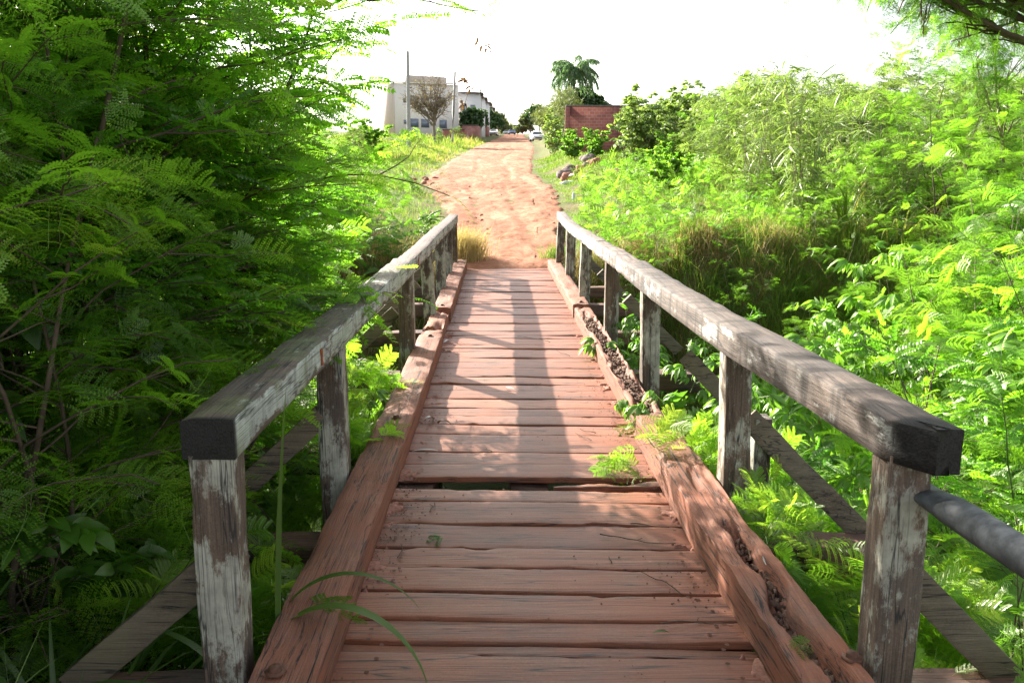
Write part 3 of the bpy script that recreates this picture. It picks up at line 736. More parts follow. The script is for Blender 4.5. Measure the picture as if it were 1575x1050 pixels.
# low feathery seedlings among the grass of the right slope
g = G(); x, y = scatter(5200, .9, 20, 13.6, 34, lambda x, y: (x > rr(y)+.5) & (x-rr(y) < 2.5+(y-11)*.8) & (patch(x, y, 80, .5) > -.15), r1)
N = len(x); a = r1.uniform(0, 2*PI, N); pos = np.stack([x, y, gz(x, y)+r1.uniform(.08, .34, N)], 1); dd = np.stack([np.cos(a), np.sin(a), r1.uniform(.0, 1.5, N)], 1)
place(g, TPL['lo'], pos, dd, r1.uniform(.9, 1.7, N)*np.clip(y/18, 1, 2), r1)
tag(obj('feathery_undergrowth', g, M['leuc_lt'], center=False), 'knee high feathery seedlings spread through the slope grass', 'undergrowth', kind='stuff')

# straw tufts as things
def tuft(name, x, y, n, hr, spread, mat, label, cat, group=None, w=.008, lean=(.1, .9), va=.6, z=None, sd=1, az=None):
    r_ = np.random.default_rng(sd); g = G(); X = x+r_.normal(0, spread, n); Y = y+r_.normal(0, spread, n)
    Z = gz(X, Y) if z is None else np.full(n, z)
    blades(g, X, Y, Z-.02, r_.uniform(hr[0], hr[1], n), w*r_.uniform(.5, 1.3, n), r_.uniform(lean[0], lean[1], n), r_=r_, va=va+r_.normal(0, .2, n), az=az)
    return tag(obj(name, g, M[mat], center=False), label, cat, group)
tuft('grass_tuft', -.78, 14.9, 2200, (.2, .78), .17, 'drygrass', 'straw yellow grass tuft beyond the far end of the left handrail', 'grass tuft', w=.008, va=.75, sd=1)
tuft('grass_tuft', -1.2, 15.6, 900, (.15, .45), .22, 'grass', 'greener grass tuft at the left track edge behind the straw tuft', 'grass tuft', va=.5, sd=2)
tuft('grass_tuft', .92, 14.8, 900, (.08, .42), .13, 'grass', 'small green grass tuft at the far end of the right handrail', 'grass tuft', va=.4, sd=3)
tuft('grass_tuft', -2.2, 13.5, 1400, (.3, .9), .45, 'drygrass', 'rusty brown grass clump on the bank under the left shrubs', 'grass tuft', w=.011, va=.35, sd=4)

# ------------------------------------------------------------------ plants
proto('leucA', 'feathery_shrub', 'trunk', 'leuc', sd=101, H=3.6, stems=4, tilt=.3, brs=9, brL=1.15, fr=7, tpl='hi', rad=.02)
proto('leucB', 'feathery_shrub', 'trunk', 'leuc', sd=102, H=2.9, stems=4, tilt=.4, brs=9, brL=1.05, fr=7, tpl='hi', rad=.018)
proto('leucC', 'feathery_shrub', 'trunk', 'leuc', sd=103, H=4.6, stems=3, tilt=.22, brs=12, brL=1.35, fr=6, tpl='mid', rad=.026)
proto('tallA', 'feathery_shrub', 'trunk', 'leuc', sd=121, H=5.7, stems=5, tilt=.2, brs=17, brL=1.45, fr=8, tpl='mid', rad=.028, lo=.12, droop=.16)
proto('tallB', 'feathery_shrub', 'trunk', 'leuc', sd=122, H=5.9, stems=5, tilt=.26, brs=16, brL=1.6, fr=7, tpl='mid', rad=.03, lo=.12, droop=.16)
proto('tallP', 'feathery_shrub', 'trunk', 'pleaf', sd=131, H=5.6, stems=5, tilt=.2, brs=15, brL=1.3, fr=8, tpl='pinnS', rad=.026, lo=.15, droop=.14)
proto('midP', 'feathery_shrub', 'green_stem', 'pleaf', sd=132, H=2.6, stems=4, tilt=.4, brs=9, brL=.9, fr=7, tpl='pinnS', rad=.014, lo=.12, droop=.12)
proto('reed', 'cane_plant', 'pale_stem', 'field', sd=151, H=3.0, stems=9, tilt=.16, brs=9, brL=.22, fr=4, tpl='strapL', rad=.011, lo=.15, sub=1, wob=.08)
proto('canopy', 'feathery_shrub', 'trunk', 'pleaf', sd=141, H=4.6, stems=4, tilt=.16, brs=26, brL=1.5, fr=10, tpl='pinnS', rad=.022, lo=.5, droop=.1, sub=3)
proto('leucD', 'feathery_shrub', 'green_stem', 'leuc', sd=104, H=1.3, stems=3, tilt=.35, brs=6, brL=.5, fr=5, tpl='hi', rad=.008, fs=.9)
proto('leucE', 'feathery_shrub', 'pale_stem', 'leuc_lt', sd=105, H=2.6, stems=5, tilt=.4, brs=8, brL=.95, fr=6, tpl='mid', rad=.014, fs=1.0)
proto('leucF', 'feathery_shrub', 'pale_stem', 'field', sd=106, H=3.0, stems=5, tilt=.35, brs=8, brL=1.0, fr=6, tpl='lo', rad=.02, fs=1.25)
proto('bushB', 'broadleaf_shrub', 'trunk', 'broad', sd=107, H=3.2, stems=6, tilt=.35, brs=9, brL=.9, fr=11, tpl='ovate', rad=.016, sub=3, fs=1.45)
proto('bushR', 'roundleaf_shrub', 'pale_stem', 'field', sd=108, H=3.0, stems=7, tilt=.4, brs=8, brL=.7, fr=8, tpl='big', rad=.024, sub=2, fs=1.15)
proto('bushS', 'roundleaf_shrub', 'pale_stem', 'leuc_lt', sd=111, H=2.4, stems=7, tilt=.55, brs=8, brL=.7, fr=10, tpl='big', rad=.02, sub=2, fs=1.3)
proto('palmA', 'lobed_leaf_plant', 'green_stem', 'palm_leaf', sd=109, H=1.9, stems=3, tilt=.3, brs=8, brL=.35, fr=5, tpl='palmate', rad=.010, sub=1, fs=1.15)
proto('palmB', 'lobed_leaf_plant', 'green_stem', 'palm_leaf', sd=110, H=1.1, stems=3, tilt=.55, brs=6, brL=.3, fr=4, tpl='palmate', rad=.008, sub=1, fs=.95)
proto('pinA', 'spray_leaf_shrub', 'green_stem', 'palm_leaf', sd=112, H=1.6, stems=4, tilt=.45, brs=7, brL=.55, fr=5, tpl='pinn', rad=.009, sub=1, fs=1.1)

GL = 'feathery shrubs massed left of the bridge'
L_ = 'tall feathery leaved shrub in the dense thicket left of the bridge'
for k, x, y, rz, s, z, l in (('tallA', -2.7, 3.9, .3, 1.0, -1.6, 0), ('tallP', -3.9, 5.2, 2.0, 1.0, -1.7, 0), ('tallB', -5.2, 3.4, 5.1, 1.1, -1.5, 0),
        ('leucA', -2.35, 4.4, 1.1, .95, -1.3, 0), ('leucA', -2.75, 5.9, 1.1, 1.05, -1.3, 0), ('leucA', -4.3, 2.5, 4.4, 1.1, -.8, 0),
        ('leucC', -8.2, 10.6, .6, .8, -1.0, 0), ('tallA', -7.4, 4.4, 3.8, 1.15, -1.0, 0), ('leucC', -6.4, 12.2, 1.8, .7, -.2, 0), ('leucC', -9.6, 7.6, 4.8, .85, -.8, 0),
        ('tallB', -3.3, 4.4, 4.4, .95, -1.5, .05), ('tallP', -4.3, 3.4, 3.1, 1.0, -1.3, 0), ('tallA', -2.1, 3.3, 5.6, .78, -1.3, 0),
        ('tallB', -2.7, 5.0, 5.4, 1.0, -1.4, .14), ('canopy', -2.25, 5.2, .5, 1.0, -1.1, .1), ('canopy', -1.85, 4.9, 2.2, .95, -1.1, .13), ('canopy', -2.3, 4.0, 3.0, .9, -.9, .05), ('canopy', -3.3, 4.6, 2.1, 1.05, -.9, 0), ('tallP', -2.4, 5.0, 2.4, .92, -1.2, .08), ('tallP', -2.6, 4.1, .9, .9, -1.2, .06), ('tallB', -3.6, 3.9, 1.4, 1.1, -1.0, .05)):
    plant(k, x, y, rz, s, L_, 'shrub', GL, z=z, lean=(0, l))
plant('leucB', -2.1, 4.9, .4, .86, 'drooping feathery shrub whose sprays brush the middle of the left handrail', 'shrub', z=-1.45)
plant('leucB', -2.0, 7.3, 2.9, .88, 'light green feathery shrub beyond the left rail near its rusty stained joint', 'shrub', z=-1.7)
plant('tallA', -2.35, 5.3, 5.2, .98, 'feathery shrub arching highest toward the sky beside the track opening', 'shrub', z=-1.5, lean=(0, .10))
GB = 'broad leaved shrubs in the shade at far left'
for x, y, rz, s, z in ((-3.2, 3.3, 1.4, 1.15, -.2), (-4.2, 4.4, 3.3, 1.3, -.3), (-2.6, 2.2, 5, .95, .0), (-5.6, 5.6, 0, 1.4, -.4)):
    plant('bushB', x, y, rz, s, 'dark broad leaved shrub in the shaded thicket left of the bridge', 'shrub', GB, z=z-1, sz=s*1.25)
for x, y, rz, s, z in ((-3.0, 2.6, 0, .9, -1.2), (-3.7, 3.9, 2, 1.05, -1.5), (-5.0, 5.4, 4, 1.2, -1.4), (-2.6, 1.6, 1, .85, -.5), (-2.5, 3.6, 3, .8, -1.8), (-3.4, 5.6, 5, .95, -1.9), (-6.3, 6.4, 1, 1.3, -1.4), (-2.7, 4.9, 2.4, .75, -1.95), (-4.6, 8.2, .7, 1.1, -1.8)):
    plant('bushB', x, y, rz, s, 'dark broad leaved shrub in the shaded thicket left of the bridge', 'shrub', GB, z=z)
# small plants by the left rail
plant('leucD', -1.12, 4.7, 0, .95, 'feathery sapling pushing up between the second left post and the kerb', 'sapling', z=-.75)
plant('leucD', -1.05, 5.6, 2, .85, 'feathery sapling leaning on the left kerb just past the first sapling', 'sapling', z=-.6)
plant('leucD', -1.0, 3.1, 4, .62, 'small feathery sapling by the base of the nearest left post', 'sapling', z=-.62)
plant('leucD', -1.38, 3.0, 1.2, .85, 'feathery sapling in front of the slanting brace by the nearest left post', 'sapling', z=-.85)
plant('leucD', -1.5, 3.75, 3.2, .9, 'feathery sapling half covering the brace of the second left post', 'sapling', z=-.75)
plant('palmB', -1.25, 5.2, 4, .9, 'lobed leaf plant growing under the left handrail behind the second post', 'plant', z=-.8)
plant('leucE', -2.4, 11.2, 1, .75, 'sunlit feathery shrub at the far left corner of the bridge', 'shrub', z=-1.6)
plant('pinA', -1.9, 12.9, 0, .95, 'leafy sapling overhanging the far end of the left handrail', 'sapling')
plant('pinA', -2.6, 14.2, 2, 1.0, 'bushy sapling on the left bank by the mouth of the track', 'sapling')
plant('pinA', -3.4, 12.6, 4, 1.15, 'leafy sapling over brown dry grass left of the bridge end', 'sapling')
plant('bushS', -3.3, 16.5, 1, .62, 'round leaved bush on the left verge just past the bridge', 'bush')
GV = 'feathery bushes along the left verge'
for k, x, y, s, rz in (('leucE', -2.5, 14.9, .72, 0), ('midP', -3.2, 15.9, .85, 2), ('leucE', -3.1, 13.7, .85, 4), ('midP', -3.9, 17.6, .85, 1), ('leucE', -4.7, 21.5, 1.0, 1), ('midP', -5.6, 24.5, 1.05, 3), ('leucE', -6.6, 28, 1.1, 5), ('midP', -7.6, 33, 1.15, 0), ('leucE', -6.2, 20, 1.1, 2), ('leucE', -8.8, 38, 1.2, 4), ('midP', -2.75, 13.2, .7, 3), ('leucE', -4.4, 19.5, .8, 5)):
    plant(k, x, y, rz, s, 'sunlit feathery bush on the left bank and verge beyond the bridge end', 'bush', 'sunlit bushes on the left bank by the bridge end')
for x, y, s, rz in ((-4.3, 15.5, .8, 0), (-5.4, 17.5, .9, 2), (-6.6, 14.6, 1.0, 4), (-5.2, 21, .75, 1), (-7.8, 19, 1.0, 3), (-9, 15, 1.2, 5), (-7.2, 24, .8, 2)):
    plant('leucE', x, y, rz, s, 'pale feathery bush standing on the grassy left verge', 'bush', GV)
GW = 'weedy bushes on the left verge by the poles'
for x, y, s, rz in ((-9.5, 55, .8, 0), (-12.5, 58, 1.0, 1), (-7.4, 48, .45, 2), (-14, 46, .9, 3), (-10.5, 42, .6, 4), (-6.2, 70, .55, 5), (-8.5, 85, .6, 1), (-6.0, 88, .5, 2), (-11, 70, .8, 3), (-7.0, 105, .75, 3), (-5.3, 118, .8, 4), (-16, 66, 1.1, 2)):
    plant('leucF', x, y, rz, s, 'pale weedy bush in the tall grass left of the track', 'bush', GW)
plant('bushS', -8.9, 58, 1, 1.2, 'bright green bush left of the nearest utility pole', 'bush')

# long cane grass at the lower left
def strap(g, p0, az, L, w, rise, curl, n=9, r_=rng, v=.5):
    t = np.linspace(0, 1, n); el = rise-curl*t**1.4; dx = np.cumsum(np.cos(el))*L/n; dz = np.cumsum(np.sin(el))*L/n
    P = np.stack([p0[0]+math.cos(az)*dx, p0[1]+math.sin(az)*dx, p0[2]+dz], 1); P[0] = p0
    S = np.array([-math.sin(az), math.cos(az), 0]); ww = w*np.minimum(1, np.minimum(.45+t*4, (1-t)*2.2+.02))/2
    V = np.stack([P-S*ww[:, None]+np.array([0, 0, 1])*ww[:, None]*.5, P, P+S*ww[:, None]+np.array([0, 0, 1])*ww[:, None]*.5], 1)
    i = np.arange(n-1)[:, None]*3; F = np.concatenate([np.stack([i, i+1, i+4, i+3], -1), np.stack([i+1, i+2, i+5, i+4], -1)], 1).reshape(-1, 4)
    g.add(V.reshape(-1, 3), F, v)
def cane(x, y, z, n, L, label, group=None, sd=0, azr=None, w=.026, mat='blade'):
    r_ = np.random.default_rng(sd); g = G()
    for k in range(n):
        az = r_.uniform(0, 2*PI) if azr is None else r_.uniform(*azr)
        strap(g, (x+r_.normal(0, .07), y+r_.normal(0, .07), z+r_.uniform(0, .25)), az, L*r_.uniform(.55, 1.1), w*r_.uniform(.6, 1.2), r_.uniform(1.1, 1.5), r_.uniform(.7, 2.4), v=r_.uniform(0, 1))
    return tag(obj('cane_grass', g, M[mat], center=False), label, 'grass clump', group)
GC = 'clumps of long cane grass at lower left'
for i_, (x, y, z, n, L) in enumerate(((-1.6, 2.45, -.9, 40, 1.25), (-1.5, 2.1, -.75, 30, .9), (-1.95, 2.35, -.8, 36, 1.35), (-1.35, 2.75, -1.0, 26, 1.1), (-2.0, 2.7, -1.2, 34, 1.6), (-1.75, 2.2, -.85, 26, 1.15), (-2.4, 3.3, -1.6, 34, 1.9), (-1.7, 3.5, -1.9, 30, 1.8), (-2.3, 2.0, -.7, 26, 1.3), (-2.9, 2.9, -1.1, 28, 1.6), (-1.45, 2.9, -1.5, 24, 1.4), (-1.6, 1.7, -.45, 20, .8))):
    cane(x, y, z, n, L, 'arching cane grass clump in the shade left of the bridge', GC, sd=i_)
g = G(); strap(g, (-.93, 2.62, -.35), -.3, 1.3, .036, 1.535, .10, n=14, v=.6)
tag(obj('cane_grass', g, M['blade'], center=False), 'single upright green blade beside the nearest left post', 'grass blade')
g = G(); strap(g, (-1.02, 2.66, -.12), -.35, .95, .042, 1.15, 2.55, n=18, v=.9); strap(g, (-1.0, 2.72, -.1), -.15, .8, .034, 1.3, 2.2, n=18, v=.5); strap(g, (-1.0, 2.6, -.3), 2.9, .7, .03, 1.2, 1.6, n=16, v=.4)
tag(obj('cane_grass', g, M['blade'], center=False), 'pair of arching blades bending over the left kerb', 'grass blade')

# right of the bridge
for i_, (x, y, s_, z) in enumerate(((2.4, 13.3, .5, -.1), (3.6, 12.9, .45, -.2), (4.6, 12.2, .6, -.8), (5.4, 11.4, .7, -1.2), (3.0, 11.6, .5, -1.4), (4.2, 10.6, .6, -1.6), (1.9, 12.6, .42, -.9), (6.4, 12.4, .7, -.4), (1.8, 13.7, .3, .2), (2.9, 13.9, .36, .3), (3.9, 13.6, .42, .3), (4.8, 13.3, .5, .2), (3.4, 12.4, .4, -.7), (2.6, 10.2, .55, -1.7), (3.6, 9.8, .6, -1.5), (5.0, 9.9, .65, -1.2))):
    plant('midP' if i_ % 3 == 1 else 'leucE', x, y, i_*.9, s_, 'small feathery plant rooted in the face of the far creek bank', 'plant', 'plants on the face of the far creek bank', z=z)
GN = 'feathery shrubs close to the right handrail'
for k, x, y, rz, s, z in (('leucA', 3.0, 5.6, 0, .74, -1.9), ('leucA', 3.9, 6.6, 2.2, .86, -1.9), ('leucB', 2.7, 4.3, 3.6, .76, -1.8), ('midP', 3.4, 4.9, 1.1, 1.05, -1.8), ('midP', 2.3, 5.3, 2.1, .8, -1.8), ('midP', 4.2, 7.0, 4.1, 1.15, -1.5), ('midP', 5.2, 6.4, .1, 1.3, -1.4), ('leucA', 4.9, 7.6, 4.4, .9, -1.8), ('leucB', 2.2, 3.2, 5.3, .66, -1.7), ('leucB', 4.6, 5.6, .8, 1.05, -1.7), ('leucB', 2.6, 6.4, 2, .62, -2.0)):
    plant(k, x, y, rz, s, 'bright feathery shrub filling the creek beside the right handrail', 'shrub', GN, z=z)
for i_, (x, y, z, s) in enumerate(((1.35, 3.1, -1.0, .95), (1.6, 4.1, -1.2, 1.0), (1.25, 2.45, -1.15, .85), (1.75, 2.9, -1.3, 1.0), (1.15, 4.7, -.9, .85), (1.5, 3.4, -1.7, 1.15), (2.0, 3.7, -1.6, 1.2), (1.3, 5.6, -1.3, .95), (1.45, 1.9, -.9, .85), (1.25, 3.75, -.75, .62), (1.4, 3.05, -.55, .6), (1.35, 4.35, -.7, .75), (1.3, 2.75, -.75, .6), (1.5, 2.3, -.8, .8))):
    plant('leucD', x, y, i_*1.3, s, 'feathery sapling growing up from the creek beside the right kerb', 'sapling', 'feathery saplings below the right handrail', z=z)
plant('palmB', 1.02, 5.35, 1, .95, 'lobed leaf plant reaching over the right kerb by the third post', 'plant', z=-.72)
plant('palmB', 1.15, 6.7, 3, .95, 'lobed leaf plant under the right rail between third and fourth posts', 'plant', z=-.75)
plant('palmB', 1.3, 8.3, 5, .9, 'lobed leaf plant with a yellow leaf beyond the fourth right post', 'plant', z=-.6)
GP = 'lobed leaf plants right of the bridge'
for x, y, s, z, rz in ((2.1, 6.0, .95, -1.6, 0), (2.7, 7.2, 1.05, -1.7, 1), (1.8, 5.1, .8, -1.5, 2), (3.4, 8.3, 1.1, -1.6, 3), (2.2, 8.0, .8, -1.7, 4), (4.3, 8.8, 1.2, -1.4, 5), (3.6, 6.0, 1.15, -1.6, 1.5)):
    plant('palmA', x, y, rz, s, 'leafy plant with drooping lobed leaves among the right shrubs', 'plant', GP, z=z)
# sapling spray over the right kerb
plant('leucD', .98, 3.55, 2.2, .62, 'small feathery spray arching over the right kerb by the paper scrap', 'sapling', z=-.42, lean=(0, -.25))
plant('leucD', .96, 4.35, .7, .68, 'small feathery spray lying across the right kerb joint', 'sapling', z=-.38, lean=(0, -.35))

# thicket on the right bank and slope
GT = 'tall feathery shrubs on the right bank'
for x, y, s, rz in ((6.2, 10.4, .85, 0), (7.6, 12.2, .8, 1), (8.4, 9.4, 1.05, 2), (9.6, 14.4, .8, 3), (6.3, 14.2, .62, 4), (10.5, 11.6, 1.0, 5), (8.0, 17.2, .72, 1), (11.8, 16.6, .85, 2.5), (5.2, 8.9, .8, 3.7), (7.0, 7.4, 1.0, 4.7)):
    plant('leucC' if s > .9 else 'leucE', x, y, rz, s*1.1 if s > .9 else s*1.5, 'tall pale green feathery shrub on the right creek bank', 'shrub', GT)
for x, y, s, rz in ((7.3, 12.0, .98, 5.5), (6.2, 11.8, .9, 3.3), (9.2, 12.8, 1.15, .4), (7.2, 9.2, .95, 1.9), (11.0, 13.6, 1.2, 3.1), (8.8, 15.6, 1.0, 4.2), (12.6, 14.2, 1.25, 5.1), (7.4, 14.8, .8, 2.2), (10.2, 9.2, 1.1, .9)):
    plant('tallA' if s > 1 else 'leucC', x, y, rz, s*.8 if s > 1 else s*.9, 'tall pale green feathery shrub on the right creek bank', 'shrub', GT, z=float(gz(x, y)))
for i_, (x, y, n, L) in enumerate(((5.4, 13.6, 40, 1.2), (6.2, 14.6, 46, 1.4), (7.2, 13.4, 46, 1.5), (5.0, 15.2, 36, 1.1), (8.2, 15.4, 40, 1.5), (6.8, 16.6, 40, 1.4), (9.2, 14.2, 40, 1.6), (5.8, 12.6, 34, 1.3), (7.6, 11.4, 40, 1.5))):
    cane(x, y, float(gz(x, y)), n, L, 'pale straw streaked cane grass on the right creek bank', 'cane grass clumps on the right bank', sd=300+i_, w=.03, mat='grass')
GS = 'feathery shrubs over the right hillside'
for i_ in range(44):
    y = 17+random.random()**.8*24; x0 = 5.0+(y-17)*.16; x = x0+random.random()*(4+(y-14)*.55)
    plant('leucF' if random.random() < .72 else 'leucE', x, y, random.uniform(0, 6), random.uniform(.85, 1.2), 'sun bleached feathery shrub in the thicket on the right hillside', 'shrub', GS)
GR = 'round leaved shrubs on the right hillside skyline'
r9 = random.Random(9)
for i_ in range(34):
    y = r9.uniform(13.5, 31); x = 4.4+(y-13)*.12+r9.random()*(3.5+(y-13)*.42)
    plant('reed', x, y, r9.uniform(0, 6), r9.uniform(.62, 1.0), 'upright pale stemmed cane plant standing in the right hillside thicket', 'cane', 'cane plants on the right hillside')
for i_ in range(28):
    y = random.uniform(31, 46); x = random.uniform(5.6, 17)*y/38
    plant('bushR', x, y, random.uniform(0, 6), random.uniform(.85, 1.2), 'thin stemmed round leaved shrub on the right hillside skyline', 'shrub', GR)
plant('bushS', 4.2, 22.5, 0, .5, 'low round leaved bush alone in the grass right of the track', 'bush')
plant('leucE', 4.1, 14.9, 2, .42, 'small dark stemmed feathery sapling standing on the right bank top', 'sapling')
plant('leucE', 2.7, 16.3, 1, .3, 'low feathery sapling in the grass past the right handrail end', 'sapling')
for i_, (x, y, s) in enumerate(((3.1, 19, .32), (5.0, 16.8, .4), (6.2, 18.4, .45), (3.9, 25, .4), (5.4, 13.9, .5), (2.2, 17.8, .22))):
    plant('leucE', x, y, i_*1.1, s, 'knee high feathery sapling in the grass of the right slope', 'sapling', 'small saplings on the right slope')
# bushes by the brick wall and rubble
plant('bushS', 3.7, 45, 0, .72, 'large leaved bush in front of the left end of the brick wall', 'bush')
plant('bushS', 4.6, 42, 2, .66, 'large leaved bush leaning over the rubble beside the track', 'bush')
for x, y, s_ in ((7.6, 47, .6), (9.2, 47, .72), (11, 47, .8), (13.2, 46, 1.0), (9.9, 42, .7), (15.4, 47, 1.0)):
    plant('bushR', x, y, x, s_, 'thin stemmed leafy bush growing against the brick wall', 'bush', 'bushes against the brick wall')
plant('bushR', 6.6, 40, 4, .8, 'thin stemmed bush before the middle of the brick wall', 'bush')
plant('bushS', 6.6, 33, 1, .62, 'glossy low bush in the grass below the brick wall', 'bush')
plant('bushR', 3.9, 62, 1, 1.15, 'olive bush at the right track edge beyond the brick wall', 'bush')
plant('bushR', 4.9, 75, 3, 1.2, 'olive bush at the right track edge nearest the parked white car', 'bush')

# ------------------------------------------------------------------ trees
def tree(name, x, y, label, cat, H, crown, nl, leaf, tpl, sc_, sd, trunkr=.12, mat='trunk', leafm='dark', cz=.62, group=None, limbs=9, sparse=0, twig=0, z=None, partn='crown', trunkpath=None, nclump=26, tl=5):
    r_ = np.random.default_rng(sd); z = float(gz(x, y)) if z is None else z
    o = tag(empty(name, (x, y, z), 0), label, cat, group)
    gs, gl = G(), G()
    if trunkpath is None: P = walk(r_, (0, 0, -.2), (r_.normal(0, .08), r_.normal(0, .08), 1), H*.55, 8, .06, up=.05)
    else: P = np.array(trunkpath, float)
    tube(gs, P, np.linspace(trunkr, trunkr*.5, len(P)), 6)
    rx, ry, rz = crown; cc = np.array([P[-1][0], P[-1][1], H*cz]); pos, dr, va = [], [], []
    for k in range(nclump):
        v = r_.normal(0, 1, 3); v /= np.linalg.norm(v); v[2] = v[2]*.9+.1
        e = cc+v*np.array([rx, ry, rz])*r_.uniform(.45, .95)
        if k < limbs*3:
            j = r_.integers(len(P)//2, len(P)); a = P[j]; mid = (a+e)/2+np.array([0, 0, -.06*H*r_.uniform(0, 1)])
            B = np.array([a*(1-t)**2+2*mid*t*(1-t)+e*t*t for t in np.linspace(0, 1, 8)])+r_.normal(0, .012*H*.3, (8, 3)); B[0] = a
            tube(gs, B, np.linspace(trunkr*.38, trunkr*.06, 8), 5)
            for q in range(twig):
                j2 = r_.integers(3, 8); dd = (B[j2]-a)/np.linalg.norm(B[j2]-a)+r_.normal(0, .5, 3); Tt = walk(r_, B[j2], dd, H*.13*r_.uniform(.5, 1.3), 5, .2); tube(gs, Tt, np.linspace(trunkr*.11, trunkr*.06, 6), 4)
                e2 = Tt[-1]; pos.append(Tt[r_.integers(1, 6, tl)]+r_.normal(0, .05, (tl, 3))); dr.append(r_.normal(0, 1, (tl, 3))); va.append(r_.uniform(0, 1, tl))
        n = nl//nclump; cl = r_.uniform(.2, .42)*min(rx, rz)*(1.4)
        w = r_.normal(0, 1, (n, 3)); w /= np.linalg.norm(w, axis=1)[:, None]; w *= (r_.uniform(0, 1, n)**.45)[:, None]*cl; w[:, 2] *= .7
        pos.append(e+w); dr.append(w/cl+r_.normal(0, .5, (n, 3))); va.append(np.clip(r_.uniform(0, .5)+r_.uniform(0, .5, n), 0, 1))
    pos, dr, va = np.concatenate(pos), np.concatenate(dr), np.concatenate(va)
    place(gl, TPL[tpl], pos, dr, sc_*r_.uniform(.7, 1.3, len(pos)), r_, roll=1, va=va)
    obj('trunk', gs, M[mat], o, smooth=True, local=True); obj(partn, gl, M[leafm], o, local=True)
    return o
# bare-ish tree in front of the apartment building
tree('thin_crowned_tree', -6.95, 96, 'nearly leafless tan tree in front of the apartment building', 'tree', 7.9, (3.0, 2.8, 2.2), 260, .1, 'lo', 1.0, 5, .2, 'greybark', 'tan', cz=.66, limbs=14, twig=22, nclump=42, tl=1)
tree('round_tree', 9.4, 92, 'dark round crowned tree behind the brick wall right of the palm', 'tree', 5.6, (2.7, 2.6, 1.5), 7000, .1, 'big', 2.4, 6, .3, 'trunk', 'dark', cz=.66, nclump=34)
tree('round_tree', -3.7, 147, 'dark green tree by the road behind the tall second utility pole', 'tree', 5.4, (2.0, 2, 1.9), 3500, .1, 'big', 3.2, 7, .3, 'trunk', 'dark', cz=.55)
tree('round_tree', -3.8, 172, 'dark green tree by the far brick walls', 'tree', 6.0, (2.6, 3, 2.4), 3500, .1, 'big', 3.2, 8, .3, 'trunk', 'dark', cz=.55)
GF = 'far trees lining the end of the track'
for i_, (x, y, h, w) in enumerate(((-1.9, 205, 6.0, 2.4), (-.6, 235, 6.0, 2.6), (1.2, 265, 5.6, 2.6), (-3.5, 250, 7.5, 3), (4.6, 290, 5.0, 3.2), (8.8, 230, 6.5, 3.6), (10.5, 180, 6.5, 3.4), (8.2, 280, 5, 3.4), (12, 250, 8, 4), (1.5, 330, 6, 3.4), (-3, 330, 7, 4))):
    tree('far_tree', x, y, 'hazy green tree lining the far end of the track', 'tree', h, (w, w, h*.38), 1500, .1, 'big', 4.2, 30+i_, .22, 'trunk', 'olive' if i_ % 3 else 'dark', group=GF, cz=.56, nclump=18)
GBm = 'wispy feathery trees right of the track'
for i_, (x, y, h) in enumerate(((3.9, 66, 3.4), (5.2, 70, 4.6), (6.4, 80, 5.0), (4.8, 88, 4.4))):
    tree('wispy_tree', x, y, 'thin wispy tree rising over the bushes right of the track', 'tree', h, (1.3, 1.3, 1.5), 420, .1, 'lo', 1.7, 60+i_, .07, 'pale_stem', 'olive', group=GBm, cz=.66, nclump=16, twig=2)
tree('crooked_tree', 7.7, 9.6, 'tall feathery tree leaning in from the upper right corner with brown pods', 'tree', 5.3, (1.9, 1.7, .95), 3000, .1, 'mid', 1.0, 11, .12, 'trunk', 'leuc_lt', cz=.86, limbs=12, twig=7, nclump=40, z=-.2,
     trunkpath=[(.4, -.4, -1), (.3, -.3, .8), (0, -.1, 1.8), (-.7, 0, 2.7), (-1.5, .1, 3.3), (-2.2, .2, 3.9), (-2.7, .3, 4.5)])
tree('crooked_tree', 7.9, 13.6, 'slim feathery tree with clusters of brown pods on the right bank', 'tree', 4.7, (1.7, 1.6, 1.2), 750, .1, 'mid', 1.0, 13, .032, 'pale_stem', 'leuc_lt', cz=.74, limbs=8, twig=6, nclump=22,
     trunkpath=[(0, 0, -.2), (.05, 0, .8), (0, .1, 1.6), (-.2, .1, 2.4), (-.3, .1, 3.1)])
# brown pod bunches as part of those trees
def pods(parent, n, c, spread, sd):
    r_ = np.random.default_rng(sd); g = G()
    for k in range(n):
        e = np.array(c)+r_.normal(0, 1, 3)*np.array(spread)
        m = 9; place(g, [T_leaf(.15, .012, .1)], e+r_.normal(0, .035, (m, 3)), r_.normal(0, .3, (m, 3))+np.array([0, 0, -1]), 1, r_)
    tag(obj('seed_pods', g, M['pod'], parent), kind='stuff')
allt = [o for o in bpy.data.objects if o.name.startswith('crooked_tree')]
pods(allt[0], 18, (5.55, 9.7, 3.55), (.3, .4, .16), 3); pods(allt[1], 24, (7.4, 13.6, 3.9), (.6, .6, .35), 4)

